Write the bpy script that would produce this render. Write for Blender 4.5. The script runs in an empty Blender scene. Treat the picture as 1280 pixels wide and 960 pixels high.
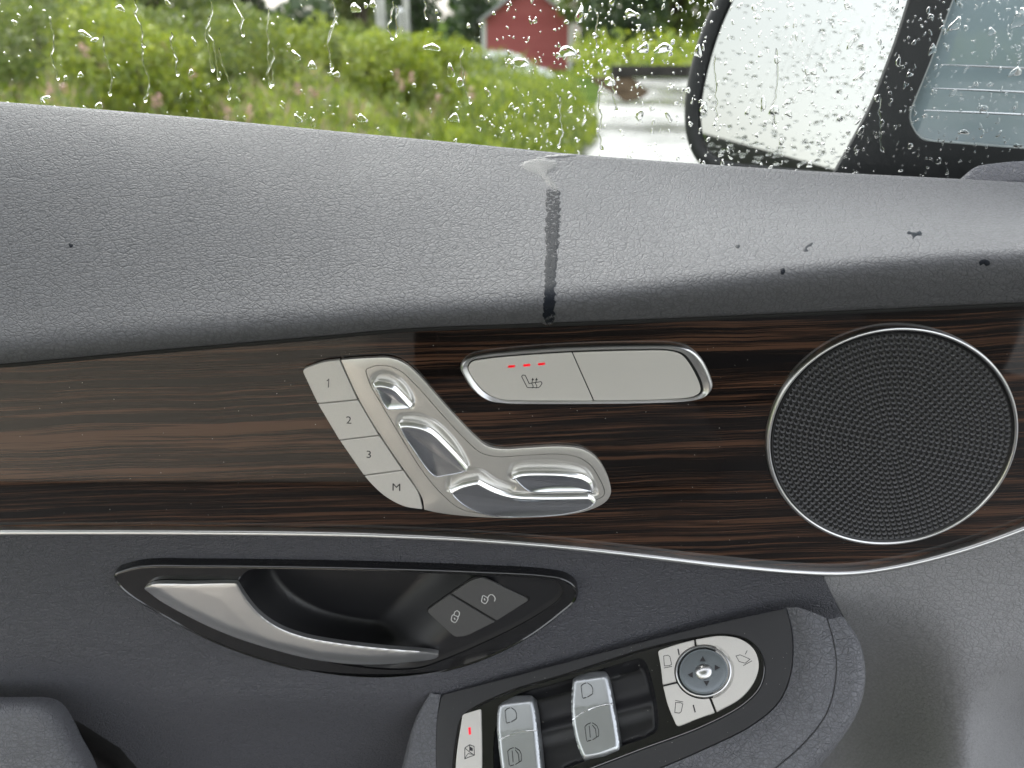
import bpy, bmesh, math, random
import numpy as np
from mathutils import Vector, Matrix, noise
from mathutils.geometry import delaunay_2d_cdt
from mathutils.bvhtree import BVHTree
R = math.radians
random.seed(7); rng = np.random.default_rng(7)
sc = bpy.context.scene
COL = sc.collection

# ------------------------------------------------------------------ camera
CAMZ = 1.25
CAM = Vector((0, 0, CAMZ)); PITCH = R(24.6); F = 1004.0
cam_d = bpy.data.cameras.new('camera'); cam = bpy.data.objects.new('camera', cam_d); COL.objects.link(cam)
cam.location = CAM; cam.rotation_euler = (R(90) - PITCH, 0, 0)
cam_d.sensor_width = 36; cam_d.lens = 36 * F / 1280; cam_d.clip_start = 0.01; cam_d.clip_end = 600
cam_d.dof.use_dof = True; cam_d.dof.focus_distance = 0.47; cam_d.dof.aperture_fstop = 7.5
sc.camera = cam
# ------------------------------------------------------------------ world and sun
SUN_EL, SUN_AZ = 48, -20         # veiled sun beyond the window, to the left
w = bpy.data.worlds.new('World'); sc.world = w; w.use_nodes = True
nt = w.node_tree; nt.nodes.clear()
o_ = nt.nodes.new('ShaderNodeOutputWorld'); bg = nt.nodes.new('ShaderNodeBackground')
sky = nt.nodes.new('ShaderNodeTexSky'); sky.sky_type = 'NISHITA'; sky.sun_disc = False
sky.sun_elevation = R(SUN_EL); sky.sun_rotation = R(SUN_AZ); sky.air_density = 1.6; sky.dust_density = 4
hs = nt.nodes.new('ShaderNodeHueSaturation'); hs.inputs['Saturation'].default_value = 0.22; hs.inputs['Value'].default_value = 1.0
nt.links.new(sky.outputs[0], hs.inputs['Color']); nt.links.new(hs.outputs[0], bg.inputs[0])
bg.inputs[1].default_value = 0.13
nt.links.new(bg.outputs[0], o_.inputs[0])
sun_d = bpy.data.lights.new('sun', 'SUN'); sun_d.energy = 0.35; sun_d.angle = R(45); sun_d.color = (1, .97, .93)
sun = bpy.data.objects.new('sun', sun_d); COL.objects.link(sun)
sun.rotation_euler = (R(90 - SUN_EL), 0, R(180 - SUN_AZ)) if False else Vector((-math.sin(R(SUN_AZ)) * math.cos(R(SUN_EL)), -math.cos(R(SUN_AZ)) * math.cos(R(SUN_EL)), -math.sin(R(SUN_EL)))).to_track_quat('-Z', 'Y').to_euler()
sc.view_settings.view_transform = 'Standard'; sc.view_settings.look = 'None'
sc.view_settings.exposure = 2.3; sc.view_settings.gamma = 1
sc.cycles.use_denoising = True; sc.cycles.max_bounces = 10; sc.cycles.transparent_max_bounces = 16
sc.cycles.caustics_refractive = True; sc.cycles.caustics_reflective = True; sc.cycles.sample_clamp_indirect = 6

# ------------------------------------------------------------------ maths helpers
FW = Vector((0, math.cos(PITCH), -math.sin(PITCH))); UP = Vector((0, math.sin(PITCH), math.cos(PITCH)))
def ray(px, py): return Vector(((px - 640) / F, 0, 0)) + FW + UP * ((480 - py) / F)
def atY(px, py, Y):
    d = ray(px, py); return CAM + d * (Y / d.y)
def ss(x): x = 0 if x < 0 else 1 if x > 1 else x; return x * x * (3 - 2 * x)
class Surf:                                   # a flat frame: origin, outward normal, two axes
    def __init__(s, o, n, ex):
        s.o = Vector(o); s.n = Vector(n).normalized(); ex = Vector(ex); ex = (ex - s.n * ex.dot(s.n)).normalized()
        s.ex = ex; s.ey = s.n.cross(ex)
    def p(s, px, py, h=0):
        d = ray(px, py); oo = s.o + s.n * h; t = (oo - CAM).dot(s.n) / d.dot(s.n); q = CAM + d * t - s.o
        return Vector((q.dot(s.ex), q.dot(s.ey)))
    def w(s, q, h=0): return s.o + s.ex * q[0] + s.ey * q[1] + s.n * h
def catmull(P, closed, n=10):
    P = [Vector(p[:2]) for p in P]; N = len(P)
    if N == 2 and not closed: return [P[0].lerp(P[1], k / n) for k in range(n + 1)]
    out = []; rngk = range(N) if closed else range(N - 1)
    for i in rngk:
        p1, p2 = P[i], P[(i + 1) % N]
        p0 = P[i - 1] if (closed or i > 0) else p1 * 2 - p2
        p3 = P[(i + 2) % N] if (closed or i + 2 < N) else p2 * 2 - p1
        t0 = 0; t1 = t0 + max((p1 - p0).length, 1e-9) ** .5; t2 = t1 + max((p2 - p1).length, 1e-9) ** .5; t3 = t2 + max((p3 - p2).length, 1e-9) ** .5
        for k in range(n):
            t = t1 + (t2 - t1) * k / n
            A1 = p0 * ((t1 - t) / (t1 - t0)) + p1 * ((t - t0) / (t1 - t0)); A2 = p1 * ((t2 - t) / (t2 - t1)) + p2 * ((t - t1) / (t2 - t1)); A3 = p2 * ((t3 - t) / (t3 - t2)) + p3 * ((t - t2) / (t3 - t2))
            B1 = A1 * ((t2 - t) / (t2 - t0)) + A2 * ((t - t0) / (t2 - t0)); B2 = A2 * ((t3 - t) / (t3 - t1)) + A3 * ((t - t1) / (t3 - t1))
            out.append(B1 * ((t2 - t) / (t2 - t1)) + B2 * ((t - t1) / (t2 - t1)))
    if not closed: out.append(P[-1])
    return out
def path(pts):
    """closed px path; (x,y) = smooth point, (x,y,r) = corner rounded by r px"""
    ci = [i for i, p in enumerate(pts) if len(p) > 2]
    if not ci: return catmull(pts, True)
    pts = pts[ci[0]:] + pts[:ci[0]]; ci = [i for i, p in enumerate(pts) if len(p) > 2]
    runs = []
    for k, i in enumerate(ci):
        j = ci[k + 1] if k + 1 < len(ci) else len(pts)
        runs.append(catmull(pts[i:j + 1] if j < len(pts) else pts[i:] + [pts[0]], False, 12))
    def trim(run, r, start):
        run = list(run) if start else list(reversed(run)); L = 0
        tot = sum((run[i + 1] - run[i]).length for i in range(len(run) - 1)); r = min(r, tot * .45)
        for i in range(len(run) - 1):
            l = (run[i + 1] - run[i]).length
            if L + l > r: run = [run[i].lerp(run[i + 1], (r - L) / l)] + run[i + 1:]; break
            L += l
        return run if start else list(reversed(run))
    out = []; rs = [pts[i][2] for i in ci]; K = len(runs)
    tr = [trim(trim(runs[k], rs[k], True), rs[(k + 1) % K], False) for k in range(K)]
    for k in range(K):
        out += tr[k]; c = Vector(pts[ci[(k + 1) % K]][:2]); a = tr[k][-1]; b = tr[(k + 1) % K][0]
        for q in (.17, .33, .5, .67, .83): out.append(a * (1 - q) ** 2 + c * 2 * q * (1 - q) + b * q * q)
    return out
def resample(P, step, closed=True):
    P = list(P) + ([P[0]] if closed else [])
    L = [0]
    for i in range(len(P) - 1): L.append(L[-1] + (P[i + 1] - P[i]).length)
    n = max(8 if closed else 2, int(round(L[-1] / step))); out = []; j = 0
    for k in range(n if closed else n + 1):
        t = L[-1] * k / n
        while j < len(P) - 2 and L[j + 1] < t: j += 1
        d = L[j + 1] - L[j]; out.append(P[j].lerp(P[j + 1], (t - L[j]) / d if d > 0 else 0))
    return out
def area(P): return sum(P[i][0] * P[(i + 1) % len(P)][1] - P[(i + 1) % len(P)][0] * P[i][1] for i in range(len(P))) / 2
def outline(surf, pts, h=0, step=.0006, raw=False):
    pp = pts if raw else path(pts)
    P = resample([surf.p(q[0], q[1], h) for q in pp], step)
    return P if area(P) > 0 else list(reversed(P))
def normals(P):
    N = []
    for i in range(len(P)):
        t = P[(i + 1) % len(P)] - P[i - 1]; t = t.normalized() if t.length > 0 else Vector((1, 0)); N.append(Vector((-t.y, t.x)))
    return N
def inset(P, d):
    st = max(1, int(abs(d) / .0003)); Q = [p.copy() for p in P]
    for s in range(st):
        N = normals(Q); Q = [q + n * (d / st) for q, n in zip(Q, N)]
        if st > 1 or s: Q = [Q[i] * .8 + (Q[i - 1] + Q[(i + 1) % len(Q)]) * .1 for i in range(len(Q))]
    return Q
def loft(bm, surf, P, prof, mi=0, cap=True, dome=None, capmi=None, lo=False):
    rings = []; cur = P; dc = 0
    for e in prof:
        cur = inset(cur, e[0] - dc) if abs(e[0] - dc) > 1e-7 else cur; dc = e[0]
        sx, sy = (e[2], e[3]) if len(e) > 3 else (0, 0)
        rings.append([bm.verts.new(surf.w((q[0] + sx, q[1] + sy), e[1])) for q in cur]); last = (sx, sy, e[1])
    def bridge(a, b, m):
        n = len(a)
        for i in range(n):
            f = bm.faces.new((a[i], a[(i + 1) % n], b[(i + 1) % n], b[i])); f.material_index = m; f.smooth = True
    for a, b in zip(rings, rings[1:]): bridge(a, b, mi)
    cm = mi if capmi is None else capmi
    if cap and dome:
        dh, nr = dome; c = Vector((0, 0))
        for q in cur: c += q
        c /= len(cur); prev = rings[-1]
        for k in range(1, nr):
            s = 1 - k / nr; r = [bm.verts.new(surf.w(c.lerp(q, s) + Vector(last[:2]), last[2] + dh * (1 - s * s))) for q in cur]; bridge(prev, r, cm); prev = r
        cv = bm.verts.new(surf.w(c + Vector(last[:2]), last[2] + dh))
        for i in range(len(prev)): f = bm.faces.new((prev[i], prev[(i + 1) % len(prev)], cv)); f.smooth = True; f.material_index = cm
    elif cap:
        f = bm.faces.new(rings[-1]); f.material_index = cm; f.smooth = False; bmesh.ops.triangulate(bm, faces=[f], quad_method='BEAUTY', ngon_method='BEAUTY')
    return cur, rings
def align(P, n):
    """resample to n points starting at the one most to the left of the centroid"""
    c = sum((Vector(p) for p in P), Vector((0, 0))) / len(P); L = sum((P[i] - P[i - 1]).length for i in range(len(P)))
    Q = resample(P, L / n)[:n]
    while len(Q) < n: Q.append(Q[-1].lerp(Q[0], .5))
    k = min(range(n), key=lambda i: abs(math.atan2(Q[i].y - c.y, Q[i].x - c.x) - math.pi * .5)); return Q[k:] + Q[:k]
def ring2(bm, surf, Po, Pi, prof, n=200, mi=0):
    """variable width ring between two outlines; prof = (s across 0..1, h)"""
    c = sum((Vector(p) for p in Pi), Vector((0, 0))) / len(Pi)
    A = align(Po, n)
    # pair each outer point with nearest inner (monotone by arclength)
    B = align(Pi, n)
    best = min(range(-n // 8, n // 8), key=lambda s: sum((A[i] - B[(i + s) % n]).length for i in range(0, n, 4))); B = [B[(i + best) % n] for i in range(n)]
    rings = [[bm.verts.new(surf.w(a.lerp(b, s), h)) for a, b in zip(A, B)] for s, h in prof]
    for a, b in zip(rings, rings[1:]):
        for i in range(n):
            f = bm.faces.new((a[i], a[(i + 1) % n], b[(i + 1) % n], b[i])); f.smooth = True; f.material_index = mi
def pdist(q, A, B):                          # distances of point q from segments (numpy)
    d = B - A; t = np.clip(((q - A) * d).sum(1) / np.maximum((d * d).sum(1), 1e-18), 0, 1); e = A + d * t[:, None] - q
    return math.sqrt((e * e).sum(1).min())
def inside(q, P):
    c = False; x, y = q; n = len(P); j = n - 1
    for i in range(n):
        if (P[i][1] > y) != (P[j][1] > y) and x < (P[j][0] - P[i][0]) * (y - P[i][1]) / (P[j][1] - P[i][1]) + P[i][0]: c = not c
        j = i
    return c
class Poly:
    def __init__(s, P):
        s.P = [tuple(p[:2]) for p in P]; s.A = np.array(s.P); s.B = np.roll(s.A, -1, 0); s.lo = s.A.min(0); s.hi = s.A.max(0)
    def has(s, q): return s.lo[0] <= q[0] <= s.hi[0] and s.lo[1] <= q[1] <= s.hi[1] and inside(q, s.P)
    def dist(s, q): return pdist(np.array(q), s.A, s.B)
def cdt(outer, holes, step, jitter=0, grid=True):
    """triangulate a 2D region; returns verts2d, faces, number of outline verts"""
    po = Poly(outer); ph = [Poly(h) for h in holes]
    V = [tuple(p) for p in outer]; E = [(i, (i + 1) % len(outer)) for i in range(len(outer))]
    for h in holes:
        b = len(V); V += [tuple(p) for p in h]; E += [(b + i, b + (i + 1) % len(h)) for i in range(len(h))]
    nb = len(V)
    if grid:
        x0, y0 = po.lo; x1, y1 = po.hi; r = 0; y = y0 + step * .5
        while y < y1:
            x = x0 + step * (.5 if r % 2 else 1)
            while x < x1:
                q = (x, y)
                if po.has(q) and po.dist(q) > step * .45 and not any(h.lo[0] - step < x < h.hi[0] + step and h.lo[1] - step < y < h.hi[1] + step and (h.has(q) or h.dist(q) < step * .45) for h in ph): V.append(q)
                x += step
            y += step * .87; r += 1
    vo, eo, fo, ov, oe, of = delaunay_2d_cdt([Vector(v) for v in V], E, [], 0, 1e-9)
    F_ = []
    for f in fo:
        c = (sum(vo[i].x for i in f) / 3, sum(vo[i].y for i in f) / 3)
        if po.has(c) and not any(h.has(c) for h in ph): F_.append(f)
    return vo, F_
def fill(bm, surf, outer, holes, step, hfun, mi=0, grid=True):
    vo, fo = cdt(outer, holes, step, grid=grid)
    vs = [bm.verts.new(surf.w(v, hfun(v))) for v in vo]
    for f in fo:
        a, b, c = (vo[i] for i in f)
        if (b - a).cross(c - a) < 0: f = list(reversed(f))
        g = bm.faces.new([vs[i] for i in f]); g.smooth = True; g.material_index = mi
    return vs
def fill_px(bm, outer, holes, step, Yfun, mi=0):
    """surface given by its depth Y at each ray; outlines in px"""
    vo, fo = cdt(outer, holes, step)
    vs = [bm.verts.new(atY(v.x, v.y, Yfun(v.x, v.y))) for v in vo]
    for f in fo:
        a, b, c = (vo[i] for i in f)
        if (b - a).cross(c - a) > 0: f = list(reversed(f))
        g = bm.faces.new([vs[i] for i in f]); g.smooth = True; g.material_index = mi
    return vs
def wall(bm, loop, d, mi=0):
    """skirt hanging from a loop of world points by vector d"""
    a = [bm.verts.new(p) for p in loop]; b = [bm.verts.new(p + d) for p in loop]; n = len(a)
    for i in range(n): f = bm.faces.new((a[i], a[(i + 1) % n], b[(i + 1) % n], b[i])); f.smooth = True; f.material_index = mi
HH = [0]
def stroke(bm, surf, pts, wpx, h, mi=0, closed=False):
    """flat printed line, mitred"""
    HH[0] = (HH[0] + 1) % 7; h += HH[0] * .000006
    P = [surf.p(x, y, h) for x, y in pts]; sc_ = (surf.p(pts[0][0] + 1, pts[0][1], h) - surf.p(pts[0][0], pts[0][1], h)).length; wd = wpx * sc_ / 2
    n = len(P); L = []; Rr = []
    for i in range(n):
        a = P[i - 1] if (i > 0 or closed) else None; b = P[(i + 1) % n] if (i < n - 1 or closed) else None
        t1 = (P[i] - a).normalized() if a is not None else None; t2 = (b - P[i]).normalized() if b is not None else None
        t = (t1 or t2) if (t1 is None or t2 is None) else (t1 + t2)
        t = t.normalized() if t.length > 1e-6 else t1
        m = Vector((-t.y, t.x)); k = 1.0
        if t1 is not None: k = 1 / max(.5, m.dot(Vector((-t1.y, t1.x))))
        L.append(bm.verts.new(surf.w(P[i] + m * wd * k, h))); Rr.append(bm.verts.new(surf.w(P[i] - m * wd * k, h)))
    for i in range(n if closed else n - 1):
        j = (i + 1) % n; f = bm.faces.new((L[i], Rr[i], Rr[j], L[j])); f.material_index = mi
def poly_px(bm, surf, pts, h, mi=0):
    P = [surf.p(x, y, h) for x, y in pts]
    if area(P) < 0: P.reverse()
    f = bm.faces.new([bm.verts.new(surf.w(q, h)) for q in P]); f.material_index = mi
def text(bm, surf, s, cx, cy, hpx, h, mi=0, rot=0):
    cu = bpy.data.curves.new('t', 'FONT'); cu.body = s; cu.size = 1; cu.align_x = 'CENTER'; cu.align_y = 'CENTER'; cu.resolution_u = 3
    ob = bpy.data.objects.new('t', cu); COL.objects.link(ob); bpy.context.view_layer.update()
    me = ob.to_mesh(); c = surf.p(cx, cy, h); k = (surf.p(cx, cy - hpx, h) - c).length / .72
    cs, sn = math.cos(rot), math.sin(rot); ys = [v.co.y for v in me.vertices]; xs = [v.co.x for v in me.vertices]; my = (max(ys) + min(ys)) / 2; mx = (max(xs) + min(xs)) / 2
    vs = [bm.verts.new(surf.w(c + Vector((((v.co.x - mx) * cs - (v.co.y - my) * sn) * k, ((v.co.x - mx) * sn + (v.co.y - my) * cs) * k)), h)) for v in me.vertices]
    for p in me.polygons:
        try: f = bm.faces.new([vs[i] for i in p.vertices]); f.material_index = mi
        except ValueError: pass
    ob.to_mesh_clear(); bpy.data.objects.remove(ob); bpy.data.curves.remove(cu)

# ------------------------------------------------------------------ object helpers
def empty(name, loc, label, cat, group=None, kind=None):
    o = bpy.data.objects.new(name, None); COL.objects.link(o); o.location = loc; o.empty_display_size = .05
    if label: o['label'] = label
    if cat: o['category'] = cat
    if group: o['group'] = group
    if kind: o['kind'] = kind
    return o
def wloc(o):
    v = Vector((0, 0, 0))
    while o: v = v + Vector(o.location); o = o.parent
    return v
def obj(name, bm, mats, parent=None, label=None, cat=None, group=None, kind=None, angle=35, base=None, fix=False):
    me = bpy.data.meshes.new(name)
    if isinstance(bm, bmesh.types.BMesh):
        if fix: bmesh.ops.recalc_face_normals(bm, faces=bm.faces)
        bm.to_mesh(me); bm.free()
    else: me.from_pydata(bm[0], [], bm[1])
    for m in (mats if isinstance(mats, (list, tuple)) else [mats]): me.materials.append(m)
    o = bpy.data.objects.new(name, me); COL.objects.link(o)
    n = len(me.vertices); co = np.empty(n * 3); me.vertices.foreach_get('co', co); co = co.reshape(-1, 3)
    c = Vector(((co[:, 0].min() + co[:, 0].max()) / 2, (co[:, 1].min() + co[:, 1].max()) / 2, co[:, 2].min())) if base is None else Vector(base)
    co -= np.array(c); me.vertices.foreach_set('co', co.ravel())
    if parent: o.parent = parent; o.location = c - wloc(parent)
    else: o.location = c
    if angle: me.set_sharp_from_angle(angle=R(angle))
    me.update()
    for k, v in (('label', label), ('category', cat), ('group', group), ('kind', kind)):
        if v: o[k] = v
    return o
def box(bm, a, b, mi=0):
    x0, y0, z0 = a; x1, y1, z1 = b
    v = [bm.verts.new(p) for p in ((x0, y0, z0), (x1, y0, z0), (x1, y1, z0), (x0, y1, z0), (x0, y0, z1), (x1, y0, z1), (x1, y1, z1), (x0, y1, z1))]
    for f in ((3, 2, 1, 0), (4, 5, 6, 7), (0, 1, 5, 4), (1, 2, 6, 5), (2, 3, 7, 6), (3, 0, 4, 7)): bm.faces.new([v[i] for i in f]).material_index = mi
def tube(bm, pts, rad, seg=8, mi=0, sq=1.0, sqdir=None):
    prev = None; first = None
    for i, p in enumerate(pts):
        p = Vector(p); t = (Vector(pts[min(i + 1, len(pts) - 1)]) - Vector(pts[max(i - 1, 0)])).normalized()
        a = t.orthogonal().normalized() if sqdir is None else (sqdir - t * sqdir.dot(t)).normalized(); b = t.cross(a); r = rad[i] if hasattr(rad, '__len__') else rad
        cur = [bm.verts.new(p + (a * math.cos(2 * math.pi * k / seg) * sq + b * math.sin(2 * math.pi * k / seg)) * r) for k in range(seg)]
        if prev:
            for k in range(seg): f = bm.faces.new((prev[k], prev[(k + 1) % seg], cur[(k + 1) % seg], cur[k])); f.smooth = True; f.material_index = mi
        else: first = cur
        prev = cur
    bm.faces.new(list(reversed(first))).material_index = mi; bm.faces.new(prev).material_index = mi

# ------------------------------------------------------------------ materials
class NB:
    def __init__(s, name):
        s.m = bpy.data.materials.new(name); s.m.use_nodes = True; s.t = s.m.node_tree; s.b = s.t.nodes['Principled BSDF']; s.out = s.t.nodes['Material Output']
    def n(s, typ, **kw):
        x = s.t.nodes.new('ShaderNode' + typ)
        for k, v in kw.items():
            if k.startswith('_'): setattr(x, k[1:], v)
            else: x.inputs[k.replace('__', ' ')].default_value = v
        return x
    def l(s, a, b): s.t.links.new(a, b)
def mat(name, col, rough=.5, metal=0, coat=0, coat_r=.03, spec=.5, speck=0):
    b = NB(name); p = b.b.inputs
    p['Base Color'].default_value = (*col, 1); p['Roughness'].default_value = rough; p['Metallic'].default_value = metal
    p['Coat Weight'].default_value = coat; p['Coat Roughness'].default_value = coat_r; p['Specular IOR Level'].default_value = spec
    # fine mottling and wear in roughness and tone so nothing is perfectly uniform
    tc = b.n('TexCoord'); nz = b.n('TexNoise', Scale=90, Detail=5, Roughness=.65); b.l(tc.outputs['Object'], nz.inputs['Vector'])
    mr = b.n('MapRange'); mr.inputs['To Min'].default_value = max(0, rough - .06); mr.inputs['To Max'].default_value = rough + .08; b.l(nz.outputs[0], mr.inputs[0]); b.l(mr.outputs[0], p['Roughness'])
    if speck:                                 # dust and grain
        n2 = b.n('TexNoise', Scale=2600, Detail=2); b.l(tc.outputs['Object'], n2.inputs['Vector'])
        mx = b.n('Mix', _data_type='RGBA', _blend_type='MIX'); mx.inputs[6].default_value = (*[c * (1 - speck) for c in col], 1); mx.inputs[7].default_value = (*[min(1, c * (1 + speck)) for c in col], 1)
        b.l(n2.outputs[0], mx.inputs[0]); b.l(mx.outputs[2], p['Base Color'])
        bp = b.n('Bump', Strength=.06, Distance=.0002); b.l(n2.outputs[0], bp.inputs['Height']); b.l(bp.outputs[0], p['Normal'])
    return b.m
def leather(name, col, scale=330, dist=.0004, rough=.5, strength=.5, sq=(1, 1, 1.5), spec=.5):
    b = NB(name); p = b.b.inputs; p['Specular IOR Level'].default_value = spec; tc = b.n('TexCoord')
    mp = b.n('Mapping'); mp.inputs['Scale'].default_value = sq; b.l(tc.outputs['Object'], mp.inputs['Vector'])
    wn = b.n('TexNoise', Scale=70, Detail=3); b.l(mp.outputs[0], wn.inputs['Vector'])
    wm = b.n('VectorMath', _operation='SCALE'); wm.inputs['Scale'].default_value = .005; b.l(wn.outputs['Color'], wm.inputs[0])
    wa = b.n('VectorMath', _operation='ADD'); b.l(mp.outputs[0], wa.inputs[0]); b.l(wm.outputs[0], wa.inputs[1])
    w2 = b.n('TexNoise', Scale=14, Detail=1); b.l(tc.outputs['Object'], w2.inputs['Vector'])
    def vor(s_, w_=.30):
        v = b.n('TexVoronoi', _feature='DISTANCE_TO_EDGE', Scale=s_, Randomness=1.0); b.l(wa.outputs[0], v.inputs['Vector'])
        r = b.n('MapRange', _interpolation_type='SMOOTHSTEP'); r.inputs['From Max'].default_value = w_; b.l(v.outputs['Distance'], r.inputs[0]); return r
    v1, v2 = vor(scale * .95, .17), vor(scale * .45, .08)
    mu = b.n('Math', _operation='MULTIPLY'); b.l(v1.outputs[0], mu.inputs[0]); b.l(v2.outputs[0], mu.inputs[1])
    ad = b.n('Math', _operation='ADD'); b.l(v1.outputs[0], ad.inputs[0]); b.l(v2.outputs[0], ad.inputs[1])
    fn = b.n('TexNoise', Scale=1500, Detail=3); b.l(tc.outputs['Object'], fn.inputs['Vector'])
    fm = b.n('Math', _operation='MULTIPLY_ADD'); fm.inputs[1].default_value = .35; b.l(fn.outputs[0], fm.inputs[0]); b.l(ad.outputs[0], fm.inputs[2])
    bp = b.n('Bump', Strength=strength, Distance=dist); b.l(fm.outputs[0], bp.inputs['Height']); b.l(bp.outputs[0], p['Normal'])
    cr = b.n('Mix', _data_type='RGBA'); cr.inputs[6].default_value = (*[c * .76 for c in col], 1); cr.inputs[7].default_value = (*col, 1); b.l(mu.outputs[0], cr.inputs[0]); b.l(cr.outputs[2], p['Base Color'])
    mr = b.n('MapRange'); mr.inputs['To Min'].default_value = rough - .07; mr.inputs['To Max'].default_value = rough + .1; b.l(w2.outputs[0], mr.inputs[0]); b.l(mr.outputs[0], p['Roughness'])
    return b.m
M = {}
M['trim'] = leather('upper_trim_grain', (.098, .099, .106), 390, .00038, .58, .5, (1, 1, 1.55), .16)
M['pad'] = leather('pad_grain', (.072, .073, .087), 420, .0006, .47, .65)
M['arm'] = leather('armrest_leather', (.112, .114, .127), 400, .0005, .46, .6)
M['pocket'] = leather('moulding_grain', (.24, .24, .25), 330, .0004, .52, .5)
M['silver'] = mat('satin_silver_paint', (.60, .58, .55), .45, .3, speck=.1)
M['silver2'] = mat('satin_silver_metal', (.66, .64, .61), .34, .72, speck=.08)
M['chrome'] = mat('satin_chrome', (.8, .81, .82), .17, 1)
M['alu'] = mat('brushed_aluminium', (.62, .62, .62), .3, 1)
M['lever'] = mat('lever_satin_metal', (.58, .6, .64), .2, 1)
M['rocker'] = mat('rocker_satin_metal', (.5, .52, .54), .32, .85)
M['pull'] = mat('pull_lever_aluminium', (.60, .605, .62), .3, .92)
M['gloss'] = mat('piano_black', (.006, .006, .007), .12, coat=1)
M['black'] = mat('matt_black_plastic', (.012, .012, .014), .42)
M['dark'] = mat('dark_grey_plastic', (.021, .021, .023), .5, speck=.4)
M['button'] = mat('soft_grey_button', (.075, .074, .075), .5, speck=.25)
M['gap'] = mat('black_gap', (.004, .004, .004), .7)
M['ink'] = mat('dark_print', (.02, .018, .022), .6)
M['white'] = mat('white_print', (.62, .62, .62), .5)
M['grille'] = mat('grille_black', (.008, .008, .009), .42)
M['knob'] = mat('knob_grey', (.16, .18, .195), .3, .5, speck=.2)
M['rubber'] = mat('outside_black', (.012, .013, .015), .6, spec=.3)
def emis(name, col, e):
    b = NB(name); b.b.inputs['Base Color'].default_value = (*col, 1); b.b.inputs['Emission Color'].default_value = (*col, 1); b.b.inputs['Emission Strength'].default_value = e; return b.m
M['led'] = emis('red_led', (.9, .008, .03), .16)
def wood():
    b = NB('macassar_veneer'); p = b.b.inputs; tc = b.n('TexCoord')
    sep = b.n('SeparateXYZ'); b.l(tc.outputs['Object'], sep.inputs[0])
    # long wandering of the grain
    wn = b.n('TexNoise', Scale=7, Detail=3); b.l(tc.outputs['Object'], wn.inputs['Vector'])
    mz = b.n('Math', _operation='MULTIPLY_ADD'); mz.inputs[1].default_value = .009; b.l(wn.outputs[0], mz.inputs[0]); b.l(sep.outputs[2], mz.inputs[2])
    tl = b.n('Math', _operation='MULTIPLY_ADD'); tl.inputs[1].default_value = -.04; b.l(sep.outputs[0], tl.inputs[0]); b.l(mz.outputs[0], tl.inputs[2])
    cb = b.n('CombineXYZ'); b.l(sep.outputs[0], cb.inputs[0]); b.l(tl.outputs[0], cb.inputs[2])
    def band(sx, sz, det, ro):
        mp = b.n('Mapping'); mp.inputs['Scale'].default_value = (sx, 1, sz); b.l(cb.outputs[0], mp.inputs['Vector'])
        n = b.n('TexNoise', Scale=1, Detail=det, Roughness=ro); b.l(mp.outputs[0], n.inputs['Vector']); return n
    a = band(2.6, 260, 6, .74); f = band(11, 1300, 3, .6); g = band(1.2, 60, 1, .5)
    m1 = b.n('Math', _operation='MULTIPLY_ADD'); m1.inputs[1].default_value = .45; b.l(f.outputs[0], m1.inputs[0]); b.l(a.outputs[0], m1.inputs[2])
    m2 = b.n('Math', _operation='MULTIPLY_ADD'); m2.inputs[1].default_value = .37; b.l(g.outputs[0], m2.inputs[0]); b.l(m1.outputs[0], m2.inputs[2])
    cr = b.n('ValToRGB'); e = cr.color_ramp.elements; e[0].position = .74; e[0].color = (.0025, .002, .0025, 1); e[1].position = 1.06; e[1].color = (.078, .038, .022, 1)
    for pos, c in ((.82, (.0035, .0023, .002, 1)), (.885, (.0075, .0045, .0035, 1)), (.955, (.026, .0125, .0075, 1))):
        x = e.new(pos); x.color = c
    e[-1].position = 1.0
    b.l(m2.outputs[0], cr.inputs[0]); b.l(cr.outputs[0], p['Base Color'])
    p['Roughness'].default_value = .42; p['Coat Weight'].default_value = 1; p['Coat Roughness'].default_value = .035; p['Specular IOR Level'].default_value = .05
    d = b.n('TexNoise', Scale=25, Detail=4); b.l(tc.outputs['Object'], d.inputs['Vector']); mr = b.n('MapRange'); mr.inputs['From Min'].default_value = .4; mr.inputs['To Min'].default_value = .02; mr.inputs['To Max'].default_value = .09; b.l(d.outputs[0], mr.inputs[0]); b.l(mr.outputs[0], p['Coat Roughness'])
    return b.m
M['wood'] = wood()
def glass_pane(name, tint=(.93, .96, .94)):
    b = NB(name); b.t.nodes.remove(b.b); tr = b.n('BsdfTransparent'); tr.inputs[0].default_value = (*tint, 1); gl = b.n('BsdfGlossy', Roughness=.0); fr = b.n('Fresnel', IOR=1.35); mx = b.n('MixShader')
    b.l(fr.outputs[0], mx.inputs[0]); b.l(tr.outputs[0], mx.inputs[1]); b.l(gl.outputs[0], mx.inputs[2]); b.l(mx.outputs[0], b.out.inputs[0]); return b.m
M['pane'] = glass_pane('window_glass')
def water(name):
    b = NB(name); b.t.nodes.remove(b.b); g = b.n('BsdfGlass', Roughness=0, IOR=1.33); b.l(g.outputs[0], b.out.inputs[0]); return b.m
M['water'] = water('rain_water')

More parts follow.
